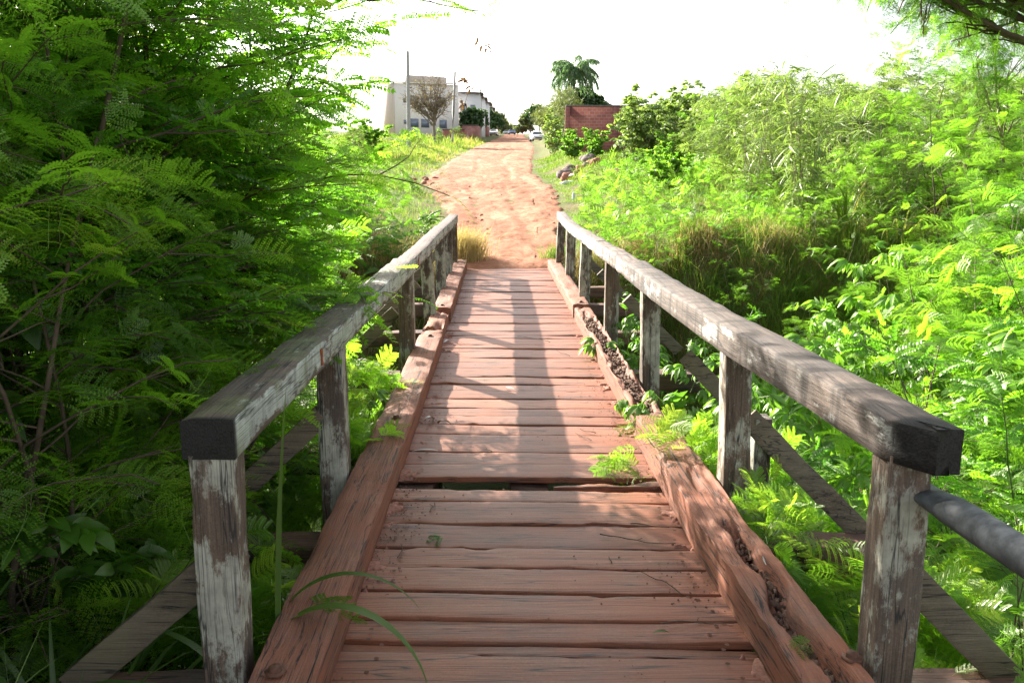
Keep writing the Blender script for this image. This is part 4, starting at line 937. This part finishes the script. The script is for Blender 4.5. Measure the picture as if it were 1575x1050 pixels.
# palm
pm = tag(empty('palm_tree', (7.25, 85, float(gz(7.25, 85)))), 'tall feather palm with drooping crown above the brick wall', 'palm tree')
gs, gl, gst = G(), G(), G(); r_ = np.random.default_rng(3); px, py, pz = pm.location; HP = 6.5
tube(gs, [(px, py, pz-.3), (px-.05, py, pz+3), (px+.1, py, pz+5.5), (px+.15, py, pz+HP)], [.26, .2, .17, .15], 12)
obj('trunk', gs, simple('grey palm trunk', (.2, .18, .15), .9, .3, 8, .5, .02), pm, smooth=True)
top = np.array([px+.15, py, pz+HP])
for k in range(30):
    a = k*2.4; el = 1.3-1.5*(k/30); L = r_.uniform(2.5, 3.1); n = 15
    t = np.linspace(0, 1, n); e_ = el-t**1.2*(1.5+.5*r_.uniform()); dx = np.cumsum(np.cos(e_))*L/n; dz = np.cumsum(np.sin(e_))*L/n
    P = top+np.stack([np.cos(a)*dx, np.sin(a)*dx, dz], 1)
    gg = G(); tube(gg, P, np.linspace(.03, .006, n), 5); S = np.array([-math.sin(a), math.cos(a), 0])
    pos, dr = [], []
    for j in range(1, n):
        for m_ in range(5):
            for sg in (-1, 1):
                c = P[j-1]+(P[j]-P[j-1])*(m_/5); pos.append(c); dr.append(S*sg*.8+(P[j]-P[j-1])/np.linalg.norm(P[j]-P[j-1])*.5+np.array([0, 0, -.55-.3*r_.uniform()])+r_.normal(0, .12, 3))
    place(gg, [T_leaf(.74, .034, .5)], pos, dr, r_.uniform(.75, 1.1, len(pos)), r_)
    obj('frond', gg, M['palmf'], pm)

# hanging vine with dried leaves, from the tree overhead
vn = tag(empty('hanging_vine', (-.31, 6.6, 4.6)), 'thin bare vine with a few dried curled leaves hanging before the sky', 'vine')
g = G(); P = np.array([(-.34, 6.6, 4.6), (-.31, 6.6, 3.7), (-.335, 6.6, 3.1), (-.30, 6.6, 2.7), (-.34, 6.6, 2.3), (-.42, 6.62, 2.06)]); tube(g, P, .002, 4)
tube(g, [(-.30, 6.6, 2.62), (-.24, 6.6, 2.5)], .001, 4); tube(g, [(-2.6, 6.4, 4.5), (-1.4, 6.5, 4.75), (-.34, 6.6, 4.6), (.5, 6.7, 4.5)], [.012, .009, .006, .003], 6); obj('stem', g, M['trunk'], vn)
g = G(); pos = []
for c, n in (((-.235, 6.6, 2.50), 9), ((-.31, 6.6, 2.52), 4), ((-.41, 6.6, 2.26), 10), ((-.37, 6.6, 2.20), 5), ((-.42, 6.6, 2.10), 10)): pos += [np.array(c)+r1.normal(0, .013, 3) for _ in range(n)]
place(g, [T_leaf(.05, .013, 1.2)], pos, r1.normal(0, 1, (len(pos), 3)), r1.uniform(.5, 1.0, len(pos)), r1, roll=2); obj('dead_leaves', g, M['dead'], vn)

# ------------------------------------------------------------------ utility poles
M['conc'] = simple('grey concrete', (.30, .31, .31), .85, .15, 4, .3, .01)
def pole(x, y, h, label, lean=0, arm=True):
    z = float(gz(x, y)); o = tag(empty('utility_pole', (x, y, z)), label, 'utility pole')
    g = G(); tube(g, [(x, y, z-.4), (x+lean*.4, y, z+h*.45), (x+lean, y, z+h)], [.19, .15, .11], 12); obj('shaft', g, M['conc'], o, smooth=True)
    if arm:
        for zz in (h-.25, h-1.0):
            g = G(); box(g, x+lean*.95-.9, x+lean*.95+.9, y-.2, y-.12, z+zz, z+zz+.1); obj('crossarm', g, M['conc'], o)
    else:
        g = G(); tube(g, [(x+lean, y, z+h), (x+lean, y, z+h+.25)], .05, 6); obj('cap_pin', g, M['iron'], o)
    return o
pole(-7.75, 75, 8.25, 'nearest utility pole, slim grey and straight, left of the bare tree', .1, False)
pole(-5.3, 100, 8.0, 'second utility pole, leaning slightly right beside the bare tree', .45, False)
pole(-3.05, 160, 8.6, 'third utility pole beside the dark green trees', 0)
pole(-2.6, 200, 7.6, 'fourth utility pole just behind the parked white car', 0)
pole(-1.3, 240, 8.0, 'farthest utility pole near the end of the track', 0)

# ------------------------------------------------------------------ buildings
M['cream'] = simple('pale render', (.80, .75, .70), .9, .05, .3, .1, .01); M['beige'] = simple('beige render', (.62, .52, .45), .9, .06, .3, .1, .01)
M['glass'] = simple('dark window glass', (.16, .19, .24), .15, .1, 2, 0, .01, .6); M['frame'] = simple('window frame', (.35, .34, .36), .6, .05, 4, 0)
M['roof'] = simple('dark tile roof', (.11, .09, .085), .85, .3, 6, .5, .03); M['white'] = simple('white render', (.72, .71, .71), .9, .05, .4, .1)
def wallquad(name, pts, mat, parent, th=.25):
    a, b, c, d = [np.array(p, float) for p in pts]; n = np.cross(b-a, d-a); n /= np.linalg.norm(n)
    g = G(); V = [a, b, c, d, a-n*th, b-n*th, c-n*th, d-n*th]; g.add(V, BOXF); return obj(name, g, M[mat], parent)
bx, by = -18.8, 138; bz = float(gz(-12, 138))-1.0
ab = tag(empty('apartment_building', (-12, by, bz)), 'large pale apartment block with small dark windows behind the bare tree', 'building')
# main front runs to the right and slightly away; left side recedes
A = (-16.2, 136.0); B = (-6.4, 143.5); Cc = (-19.6, 141.5); Hh = 9.3
wallquad('front_wall', [(A[0], A[1], bz), (B[0], B[1], bz), (B[0], B[1], bz+Hh+.4), (A[0], A[1], bz+Hh)], 'cream', ab)
wallquad('side_wall', [(Cc[0], Cc[1], bz), (A[0]-.02, A[1]-.02, bz), (A[0]-.02, A[1]-.02, bz+Hh), (Cc[0], Cc[1], bz+Hh-.1)], 'beige', ab)
wallquad('rear_wall', [(B[0], B[1]+.1, bz), (B[0]-3, B[1]+9, bz), (B[0]-3, B[1]+9, bz+Hh), (B[0], B[1]+.1, bz+Hh)], 'cream', ab)
g = G(); a = np.array([A[0]-.1, A[1]-.3]); b = np.array([B[0]+.3, B[1]-.3]); rd = np.array([-3.6, 8.0])
V = [(*a, bz+Hh), (*b, bz+Hh+.42), (*(b+rd), bz+Hh+1.5), (*(a+rd), bz+Hh+1.1), (*a, bz+Hh+.16), (*b, bz+Hh+.58), (*(b+rd), bz+Hh+1.7), (*(a+rd), bz+Hh+1.3)]
g.add(V, BOXF); obj('roof', g, M['cream'], ab)
g = G(); V = [(A[0]+2.2, A[1]+1.5, bz+Hh), (B[0]-1.8, B[1]-1.6, bz+Hh), (B[0]-3, B[1]+1.5, bz+Hh), (A[0]+1.2, A[1]+4, bz+Hh), (A[0]+2.2, A[1]+1.5, bz+Hh+1.35), (B[0]-1.8, B[1]-1.6, bz+Hh+1.45), (B[0]-3, B[1]+1.5, bz+Hh+1.45), (A[0]+1.2, A[1]+4, bz+Hh+1.35)]
g.add(V, BOXF); obj('parapet', g, M['beige'], ab)
dv = np.array([B[0]-A[0], B[1]-A[1]]); Lw = np.linalg.norm(dv); dv /= Lw; nv = np.array([dv[1], -dv[0]])
for u0, zz, w, h in ((1.9, 6.55, .85, .5), (3.0, 6.3, 1.5, 1.2), (1.9, 3.3, .85, .5), (3.0, 2.85, 1.5, 1.2), (5.1, 2.85, 1.4, 1.2), (6.9, 3.2, .9, .5), (5.1, 6.3, 1.4, 1.2), (8.6, 2.85, 1.3, 1.2), (8.6, 6.3, 1.3, 1.2)):
    for nm, pad, off, mt in (('window', .08, .04, 'frame'), ('pane', 0, .07, 'glass')):
        p = np.array(A)+dv*(u0-pad)+nv*off; q = np.array(A)+dv*(u0+w+pad)+nv*off
        if nm == 'window': wo = wallquad(nm, [(*p, bz+zz-pad), (*q, bz+zz-pad), (*q, bz+zz+h+pad), (*p, bz+zz+h+pad)], mt, ab, .05)
        else: wallquad(nm, [(*p, bz+zz), (*q, bz+zz), (*q, bz+zz+h), (*p, bz+zz+h)], mt, wo, .03)
def house(x, y, w, d, h, label, mat='white', roofmat='roof', z=None, name='house', group=None, rise=1.3, over=.5, win=((.2, .5), (.65, .5))):
    z = float(gz(x, y))-.3 if z is None else z; o = tag(empty(name, (x, y, z)), label, 'house', group)
    g = G(); box(g, x-w/2, x+w/2, y-d/2, y+d/2, z, z+h); obj('wall', g, M[mat], o)
    g = G(); a = over; V = [(x-w/2-a, y-d/2-a, z+h), (x+w/2+a, y-d/2-a, z+h), (x+w/2+a, y+d/2+a, z+h), (x-w/2-a, y+d/2+a, z+h), (x-w/2-a, y-d/2-a, z+h+.15), (x+w/2+a, y-d/2-a, z+h+.15), (x+.2*w, y, z+h+rise), (x-.2*w, y, z+h+rise)]
    g.add(V[:4]+V[4:6]+[V[6], V[7]], [(0, 1, 2, 3), (0, 1, 5, 4), (4, 5, 6, 7)]); g.add([V[3], V[2], V[6], V[7]], [(0, 1, 2, 3)]); g.add([V[1], V[2], V[6], V[5]], [(0, 1, 2, 3)]); g.add([V[0], V[3], V[7], V[4]], [(0, 1, 2, 3)])
    obj('roof', g, M[roofmat], o)
    for u_, zz in win:
        g = G(); box(g, x-w/2+u_*w-.45, x-w/2+u_*w+.45, y-d/2-.05, y-d/2+.02, z+zz*h, z+zz*h+1.0); wf = obj('window', g, M['frame'], o)
        g = G(); box(g, x-w/2+u_*w-.38, x-w/2+u_*w+.38, y-d/2-.09, y-d/2-.055, z+zz*h+.07, z+zz*h+.93); obj('pane', g, M['glass'], wf)
    return o
GH = 'dark roofed white houses along the left of the track'
for i_, (x, y, h) in enumerate(((-5.2, 158, 7.6), (-4.6, 172, 7.2), (-3.9, 190, 6.8), (-3.2, 212, 6.2))):
    house(x, y, 4.4, 9, h, 'white two storey house with dark eaves in the row behind the poles', group=GH, rise=.7, over=.55, win=((.3, .15), (.7, .15), (.3, .62), (.7, .62)))
M['brick'] = None
def brickmat(name, a, b, patch_=None):
    m, t, N = nt(name); tc = N('ShaderNodeTexCoord'); mp = N('ShaderNodeMapping'); mp.inputs['Rotation'].default_value = (R(90), 0, 0); ln(t, tc.outputs['Object'], mp.inputs[0])
    br_ = N('ShaderNodeTexBrick'); ln(t, mp.outputs[0], br_.inputs[0]); br_.inputs['Scale'].default_value = 1; br_.inputs['Brick Width'].default_value = .28; br_.inputs['Row Height'].default_value = .17; br_.inputs['Mortar Size'].default_value = .012
    br_.inputs[1].default_value = (*a, 1); br_.inputs[2].default_value = (*b, 1); br_.inputs[3].default_value = (.3, .24, .2, 1)
    n = noise(N, t, coords(N, t), .9, 6); c = mixc(N, t, ramp(N, t, n, [(.35, g3(0)), (.65, g3(.6))]), br_.outputs[0], (.17, .055, .05))
    finish(N, t, c, .95, br_.outputs[1], .4, .01); return m
M['brick'] = brickmat('red hollow brick', (.36, .13, .10), (.27, .09, .07)); M['brick2'] = brickmat('faded brick', (.42, .2, .16), (.34, .15, .12))
# long brick wall right of the track
y0 = 50.0; bw = tag(empty('brick_wall', (9, y0, float(gz(9, y0)))), 'long red brick wall with dark coping behind the right bushes', 'wall')
zt = 5.15
g = G(); box(g, 3.9, 16.5, y0, y0+.22, 1.6, zt); obj('wall_panel', g, M['brick'], bw)
g = G(); box(g, 3.8, 16.6, y0-.06, y0+.28, zt, zt+.1); obj('coping', g, M['roof'], bw)
for x in (3.9, 6.6, 9.6, 12.6, 15.6):
    g = G(); box(g, x-.14, x+.14, y0-.1, y0-.003, 1.6, zt-.003); obj('pillar', g, M['brick'], bw)
wb = []
for i_, (x0, x1, y, h, lab, mt) in enumerate(((-7.6, -4.6, 120, 1.6, 'low brick wall with dark top below the bare tree', 'brick'), (-5.7, -3.3, 138, 2.2, 'pinkish brick wall before the dark green trees', 'brick2'), (-3.6, -2.2, 172, 2.0, 'brick wall left of the parked white car', 'brick'), (-2.3, -.2, 206, 2.4, 'orange brick wall behind the parked white car', 'brick2'))):
    zz = float(gz((x0+x1)/2, y)); o = tag(empty('brick_wall', ((x0+x1)/2, y, zz)), lab, 'wall')
    g = G(); box(g, x0, x1, y, y+.25, zz-.4, zz+h); obj('wall_panel', g, M[mt], o); g = G(); box(g, x0-.06, x1+.06, y-.06, y+.31, zz+h, zz+h+.12); obj('coping', g, M['roof'], o)
    wallquad('side_panel', [(x1, y+.26, zz-.4), (x1+.5, y+9, zz-.2), (x1+.5, y+9, zz+h+.3), (x1, y+.26, zz+h)], mt, o)

# ------------------------------------------------------------------ cars
M['tyre'] = simple('tyre rubber', (.03, .03, .03), .9, .2); M['carglass'] = simple('car glass', (.04, .05, .06), .1, .1, 3, 0, .01, .7)
M['lamp'] = simple('headlamp lens', (.6, .6, .6), .2, .05, 3, 0); M['trim'] = simple('black trim', (.02, .02, .02), .6)
def car(x, y, rz, col, label):
    z = float(gz(x, y))+.02; o = tag(empty('parked_car', (x, y, z), rz), label, 'car')
    paint = simple('car paint '+label[:12], col, .3, .03, 2, 0, .01, .5)
    prof = [(-2.05, .30), (-2.08, .55), (-2.0, .78), (-1.1, .92), (-.45, 1.38), (.75, 1.44), (1.45, 1.02), (1.98, .95), (2.06, .6), (2.02, .30)]   # side outline, front at -x
    def loc(name, g, mat, par=o, smooth=False):
        me, c = g.mesh(name, smooth, False); me.materials.append(mat); ob = bpy.data.objects.new(name, me); COL.objects.link(ob); ob.parent = par; return ob
    g = G(); n = len(prof); Ws = [.86]*n
    for k in (4, 5): Ws[k] = .64
    L_s = [(p[0], -w, p[1]) for p, w in zip(prof, Ws)]; R_s = [(p[0], w, p[1]) for p, w in zip(prof, Ws)]
    V = L_s+R_s; F = [(k, k+1, n+k+1, n+k) for k in range(n-1)]+[(0, n, 2*n-1, n-1)]
    for b_ in (0, n): F += [(b_+0, b_+1, b_+8, b_+9), (b_+1, b_+2, b_+7, b_+8), (b_+2, b_+3, b_+6, b_+7), (b_+3, b_+4, b_+5, b_+6)]
    g.add(V, F); body = loc('body', g, paint)
    bm = body.modifiers.new('b', 'BEVEL'); bm.width = .05; bm.segments = 2
    for nm, a, b in (('windshield', 3, 4), ('rear_window', 5, 6)):
        p, q = np.array(prof[a]), np.array(prof[b]); nn = np.array([-(q-p)[1], (q-p)[0]]); nn = nn/np.linalg.norm(nn)*.02
        i0, i1 = p+(q-p)*.1+nn, p+(q-p)*.92+nn; wa, wb_ = (.76, .62) if a == 3 else (.60, .74)
        g = G(); g.add([(i0[0], -wa, i0[1]), (i0[0], wa, i0[1]), (i1[0], wb_-.04, i1[1]), (i1[0], -wb_+.04, i1[1])], [(0, 1, 2, 3)]); loc(nm, g, M['carglass'])
    for s in (-1, 1):
        g = G(); g.add([(-.85, s*.83, .97), (1.2, s*.83, 1.03), (.68, s*.68, 1.36), (-.42, s*.68, 1.32)], [(0, 1, 2, 3)]); loc('side_window', g, M['carglass'])
        g = G(); box(g, -2.09, -1.98, s*.68-.16, s*.68+.16, .6, .74); loc('headlight', g, M['lamp'])
        for xx in (-1.28, 1.28):
            g = G(); t = np.arange(16)*PI/8
            for r0, w0, w1 in ((.31, .62, .88),):
                V = [(xx+math.cos(a)*r0, s*w0, .31+math.sin(a)*r0) for a in t]+[(xx+math.cos(a)*r0, s*w1, .31+math.sin(a)*r0) for a in t]+[(xx+math.cos(a)*.2, s*w1, .31+math.sin(a)*.2) for a in t]
                g.add(V, [(j, (j+1) % 16, 16+(j+1) % 16, 16+j) for j in range(16)]+[(16+j, 16+(j+1) % 16, 32+(j+1) % 16, 32+j) for j in range(16)])
            wh = loc('wheel', g, M['tyre'])
            g = G(); V = [(xx+math.cos(a)*.2, s*.875, .31+math.sin(a)*.2) for a in t]; g.add(V, [(0, 1, 2, 3), (0, 3, 4, 5), (0, 5, 6, 7), (0, 7, 8, 9), (0, 9, 10, 11), (0, 11, 12, 13), (0, 13, 14, 15)]); loc('rim', g, M['lamp'], wh)
    g = G(); box(g, -2.1, -2.03, -.5, .5, .42, .56); loc('grille', g, M['trim'])
    return o
car(-.75, 196, R(83), (.7, .7, .72), 'white car parked by the brick walls at the left of the far track')
car(3.9, 232, R(92), (.2, .26, .42), 'blue car in the middle distance at the end of the track')
car(2.9, 262, R(80), (.7, .7, .72), 'pale car beyond the blue car at the end of the track')
car(5.75, 128, R(95), (.72, .72, .74), 'white car half hidden by the olive bushes on the right')

# ------------------------------------------------------------------ rubble, litter, debris
def rock(name, x, y, z, s, mat, label, cat, group=None, sd=0, sq=(1, 1, .7)):
    g = G(); n, m = 9, 12; th = np.linspace(0, PI, n)[:, None]; ph = (np.arange(m)*2*PI/m)[None]
    X = np.sin(th)*np.cos(ph); Y = np.sin(th)*np.sin(ph); Z = np.cos(th)+0*ph
    r_ = 1+.35*fbm(X*1.3+sd, Y*1.3, Z*1.3, sd); V = np.stack([x+X*r_*s*sq[0], y+Y*r_*s*sq[1], z+Z*r_*s*sq[2]], -1).reshape(-1, 3)
    i = np.arange(n-1)[:, None]*m; j = np.arange(m)[None]; k = (j+1) % m
    g.add(V, np.stack([i+j, i+k, i+m+k, i+m+j], -1).reshape(-1, 4)); return tag(obj(name, g, mat), label, cat, group)
M['rub'] = simple('dark rubble', (.17, .13, .12), .95, .4, 5, .8, .05); M['rubred'] = simple('broken red brick', (.3, .13, .09), .95, .35, 9, .8, .03)
for i_ in range(16):
    x = 3.0+random.uniform(-.3, 1.3)*.9; y = 37+random.uniform(-1.2, 4); s = random.uniform(.12, .34)
    rock('rubble', x, y, float(gz(x, y))+s*.35, s, M['rub'] if i_ % 3 else M['rubred'], 'rough lump in the rubble heap at the right edge of the track', 'rubble', 'rubble heap at the right edge of the track', i_, (1.1, 1, .8))
for i_ in range(14):
    y = random.uniform(30, 40); x = -3.6+random.uniform(-.5, .9); s = random.uniform(.05, .14)
    rock('clod', x, y, float(gz(x, y))+.06, s, M['rubred'], 'broken brown clod at the left edge of the track', 'clod', 'clods at the left edge of the track', i_+40)
for i_ in range(26):
    y = random.uniform(15, 34); x = random.uniform(float(rl(y))+.3, float(rr(y))-.1); s = random.uniform(.02, .05)
    rock('stone', x, y, float(gz(x, y))+.045, s, M['rubred'], 'small stone lying loose on the red track', 'stone', 'loose stones on the red track', i_+90)
M['plast'] = simple('pale plastic', (.55, .62, .60), .4, .1, 8, .2); M['paper'] = simple('white paper', (.7, .69, .64), .8, .1, 20, .3, .003)
rock('litter_bag', 2.55, 33.5, float(gz(2.55, 33.5))+.08, .16, M['plast'], 'pale blue crumpled plastic bag beside the rubble heap', 'litter', sd=5, sq=(1.6, 1, .5))
rock('litter_bag', 3.2, 32.8, float(gz(3.2, 32.8))+.08, .13, M['paper'], 'white crumpled bag among the rubble right of the track', 'litter', sd=6, sq=(1.3, 1, .7))
bo = tag(empty('plastic_bottle', (2.3, 27.5, float(gz(2.3, 27.5)))), 'discarded pale plastic bottle standing in the grass right of the track', 'bottle')
g = G(); zb = float(gz(2.3, 27.5)); tube(g, [(2.3, 27.5, zb), (2.3, 27.5, zb+.02), (2.3, 27.5, zb+.22), (2.3, 27.5, zb+.29), (2.3, 27.5, zb+.33)], [.05, .055, .055, .02, .018], 12); obj('bottle_body', g, M['plast'], bo, smooth=True)
g = G(); tube(g, [(2.3, 27.5, zb+.33), (2.3, 27.5, zb+.355)], .022, 12); obj('cap', g, M['paper'], bo)
# things lying on the deck
def curl(name, x, y, z, L, w, az, curv, mat, label, cat, arch=.01):
    g = G(); n = 10; t = np.linspace(-1, 1, n); a = az+curv*t; P = np.stack([x+np.cumsum(np.cos(a))*L/n, y+np.cumsum(np.sin(a))*L/n, z+arch*(1-t*t)+.002], 1)-np.array([math.cos(az)*L/2, math.sin(az)*L/2, 0])
    S = np.stack([-np.sin(a), np.cos(a), 0*a], 1); ww = w*np.sqrt(np.clip(1-t*t*.96, 0, 1))/2
    V = np.stack([P-S*ww[:, None]+np.array([0, 0, .5])*ww[:, None], P, P+S*ww[:, None]+np.array([0, 0, .5])*ww[:, None]], 1); i = np.arange(n-1)[:, None]*3
    g.add(V.reshape(-1, 3), np.concatenate([np.stack([i, i+1, i+4, i+3], -1), np.stack([i+1, i+2, i+5, i+4], -1)], 1).reshape(-1, 4)); return tag(obj(name, g, mat), label, cat)
M['husk'] = simple('bleached husk', (.62, .60, .56), .6, .15, 30, .2, .002); M['husk2'] = simple('brown husk', (.2, .12, .08), .7, .3, 30, .3, .002)
curl('dry_husk', -.62, 5.30, .0, .11, .035, .5, .9, M['husk'], 'white curled husk on the planks against the left kerb', 'husk', .03)
curl('dry_husk', -.50, 5.22, .0, .13, .03, -.5, .8, M['husk2'], 'brown and white curled husk beside the left kerb', 'husk', .03)
curl('dry_husk', -.06, 6.12, .0, .15, .02, -.7, .7, M['husk'], 'thin white curled husk in the middle of the deck', 'husk')
curl('dry_husk', -.60, 4.70, .0, .17, .014, .05, .2, M['husk'], 'straight white strip on the planks near the left kerb', 'husk')
curl('dry_husk', -.66, 7.9, .0, .14, .02, 1.2, .2, M['husk'], 'short white sliver on the deck by the far left kerb', 'husk')
curl('fallen_leaf', .40, 2.71, .0, .07, .014, .05, .4, M['blade'], 'small green fallen leaf on a near plank', 'leaf')
curl('fallen_leaf', .44, 4.42, .0, .06, .03, .4, .5, M['husk2'], 'brown fallen leaf on the deck left of the right kerb', 'leaf')
curl('paper_scrap', .855, 2.98, .135, .08, .045, 1.2, .3, M['paper'], 'white paper scrap lying in the rotten hollow of the right kerb', 'paper', .006)
def spray(x, y, z, az, label, n=2, s=.5, tpl='hi', m='leuc'):
    g = G(); place(g, TPL[tpl], [(x, y, z)]*n, [(math.cos(az+k*.9), math.sin(az+k*.9), .15) for k in range(n)], s, np.random.default_rng(3), roll=.1, va=np.full(n, .5)); return tag(obj('leaf_spray', g, M[m]), label, 'leaf spray')
spray(-.42, 3.5, .012, 2.6, 'small wilted feathery spray on the planks near the left kerb', 3, .35, 'pinn', 'broad')
spray(-.80, 2.62, .155, .2, 'feathery spray lying on the left kerb by the nearest post', 2, .75)
spray(.80, 2.36, .16, 2.0, 'tiny dark spray in the near end of the right kerb', 3, .3)
def twigs(spec):
    for i_, (x, y, L, az, cv) in enumerate(spec):
        r_ = np.random.default_rng(i_+70); t = np.linspace(0, 1, 9); a = az+cv*t+r_.normal(0, .15, 9); P = np.stack([x+np.cumsum(np.cos(a))*L/9, y+np.cumsum(np.sin(a))*L/9, .006+.004*np.sin(t*7)], 1)
        g = G(); tube(g, P, np.linspace(.0028, .0012, 9), 6)
        if i_ % 2 == 0: tube(g, [P[4], P[4]+(.03*math.cos(az+1), .03*math.sin(az+1), .002)], .0014, 4)
        tag(obj('twig', g, M['trunk']), 'thin dry twig lying on the deck planks', 'twig', 'dry twigs on the bridge deck')
twigs([(.25, 3.55, .38, -.5, .3), (.42, 3.65, .2, -.3, 0), (-.5, 3.78, .16, 1.4, .2), (.30, 3.24, .06, 1.5, .4), (.38, 2.76, .3, .15, -.3), (-.6, 3.3, .14, 1.2, .5), (.4, 4.85, .18, 1.9, .2), (.45, 5.0, .14, 2.4, 0), (.36, 7.8, .5, 2.2, .2), (.48, 7.2, .3, 2.0, 0), (.55, 2.95, .28, 2.0, .3), (-.2, 4.66, .08, 2, 0), (.1, 6.2, .09, .8, 0)])
# crumbs of soil and gravel along the kerbs
g = G(); N = 5200; r_ = np.random.default_rng(90)
side = r_.uniform(0, 1, N); yy = 1.5+12*r_.uniform(0, 1, N)**1.5
xx = np.where(side < .5, -.70+np.abs(r_.normal(0, .10, N)), .67-np.abs(r_.normal(0, .12, N))); k = side > .93; xx[k] = r_.uniform(-.6, .6, k.sum())
kp = (fbm(xx*2.2, yy*2.6, 0, 91) > .12); xx, yy = xx[kp], yy[kp]
s = r_.uniform(.0015, .0055, len(xx)); P = np.stack([xx, yy, s*.3+.001], 1)
oc = np.array([(1, 0, 0), (0, 1, 0), (-1, 0, 0), (0, -1, 0), (0, 0, 1)])
V = P[:, None]+oc[None]*s[:, None, None]*r_.uniform(.6, 1.4, (len(xx), 5, 1)); F = (np.arange(len(xx))*5)[:, None, None]+np.array([[0, 1, 4, 4], [1, 2, 4, 4], [2, 3, 4, 4], [3, 0, 4, 4]])[None]
V2 = V; n = len(xx); g.add(np.concatenate([V2, V2[:, 4:5]+1e-5], 1).reshape(-1, 3), ((np.arange(n)*6)[:, None, None]+np.array([[0, 1, 5, 4], [1, 2, 5, 4], [2, 3, 5, 4], [3, 0, 5, 4]])[None]).reshape(-1, 4))
tag(obj('soil_crumbs', g, M['rot'], center=False), 'dark crumbs of soil and seed scattered along the kerbs', 'debris', kind='stuff')
# thin drifts of red dust over the plank ends
g = G(); X3, Y3 = np.meshgrid(np.linspace(-.71, .70, 130), np.linspace(1.3, 9.0, 760))
hgt = fbm(X3*5.0, Y3*8, 0, 95, 2)*.34+fbm(X3*26, Y3*26, 0, 97, 3)*.26+.8*ss(.40, .76, np.abs(X3))-.85
Z3 = np.where(hgt > 0, .0, -.02)+np.clip(hgt, -.2, .5)*.02+.002*fbm(X3*22, Y3*22, 0, 96)
seam = np.min(np.abs(Y3[..., None]-np.array([4.16, 3.012])[None, None]), -1); Z3 -= .08*ss(.10, .05, seam)*(Y3 > 4.05)+.05*ss(.035, .015, seam)*(Y3 < 4.05)
V, F = grid(X3, Y3, Z3); keep = (Z3.ravel()[F].max(1) > -.006); g.add(V, F[keep])
M['dust'] = simple('red dust', (.29, .14, .10), .97, .35, 60, .8, .004)
tag(obj('dust_drifts', g, M['dust'], smooth=True, center=False), 'drifts of fine red dust gathered against the kerbs', 'dust', kind='stuff')

# ------------------------------------------------------------------ camera, sun, sky
cam = bpy.data.cameras.new('camera'); co = bpy.data.objects.new('camera', cam); COL.objects.link(co); sc.camera = co
f, H = 1300.0, 1.6; pit = math.atan((525-262)/f); yaw = math.atan(23/f)
cam.sensor_width = 36; cam.lens = 36*f/1575; cam.clip_end = 5000; cam.clip_start = .05
co.location = (-.17, 0, H); co.rotation_euler = (R(90)-pit, 0, -yaw)
SD = Vector((-1.24, 1.55, 1.0)).normalized(); el = math.asin(SD.z); az = math.atan2(SD.x, SD.y)
sl = bpy.data.lights.new('sun', 'SUN'); so = bpy.data.objects.new('sun', sl); COL.objects.link(so)
so.rotation_euler = SD.to_track_quat('Z', 'Y').to_euler(); sl.energy = 5.0; sl.angle = R(.53); sl.color = (1, .94, .84)
w = bpy.data.worlds.new('World'); sc.world = w; w.use_nodes = True; t = w.node_tree; bg = t.nodes['Background']
sk = t.nodes.new('ShaderNodeTexSky'); sk.sky_type = 'NISHITA'; sk.sun_disc = False; sk.sun_elevation = el; sk.sun_rotation = az % (2*PI); sk.air_density = 1.0; sk.dust_density = 3.0; sk.ozone_density = 1.0
hs = t.nodes.new('ShaderNodeHueSaturation'); hs.inputs['Saturation'].default_value = .35; t.links.new(sk.outputs[0], hs.inputs['Color']); t.links.new(hs.outputs[0], bg.inputs[0]); bg.inputs[1].default_value = .10
sc.view_settings.view_transform = 'Standard'; sc.view_settings.look = 'None'; sc.view_settings.exposure = 2.0; sc.view_settings.gamma = 1
sc.cycles.use_denoising = True; sc.cycles.use_adaptive_sampling = False; sc.cycles.sample_clamp_indirect = 4; sc.cycles.max_bounces = 6; sc.cycles.diffuse_bounces = 3; sc.cycles.glossy_bounces = 2; sc.cycles.transmission_bounces = 4
sc.cycles.caustics_reflective = False; sc.cycles.caustics_refractive = False
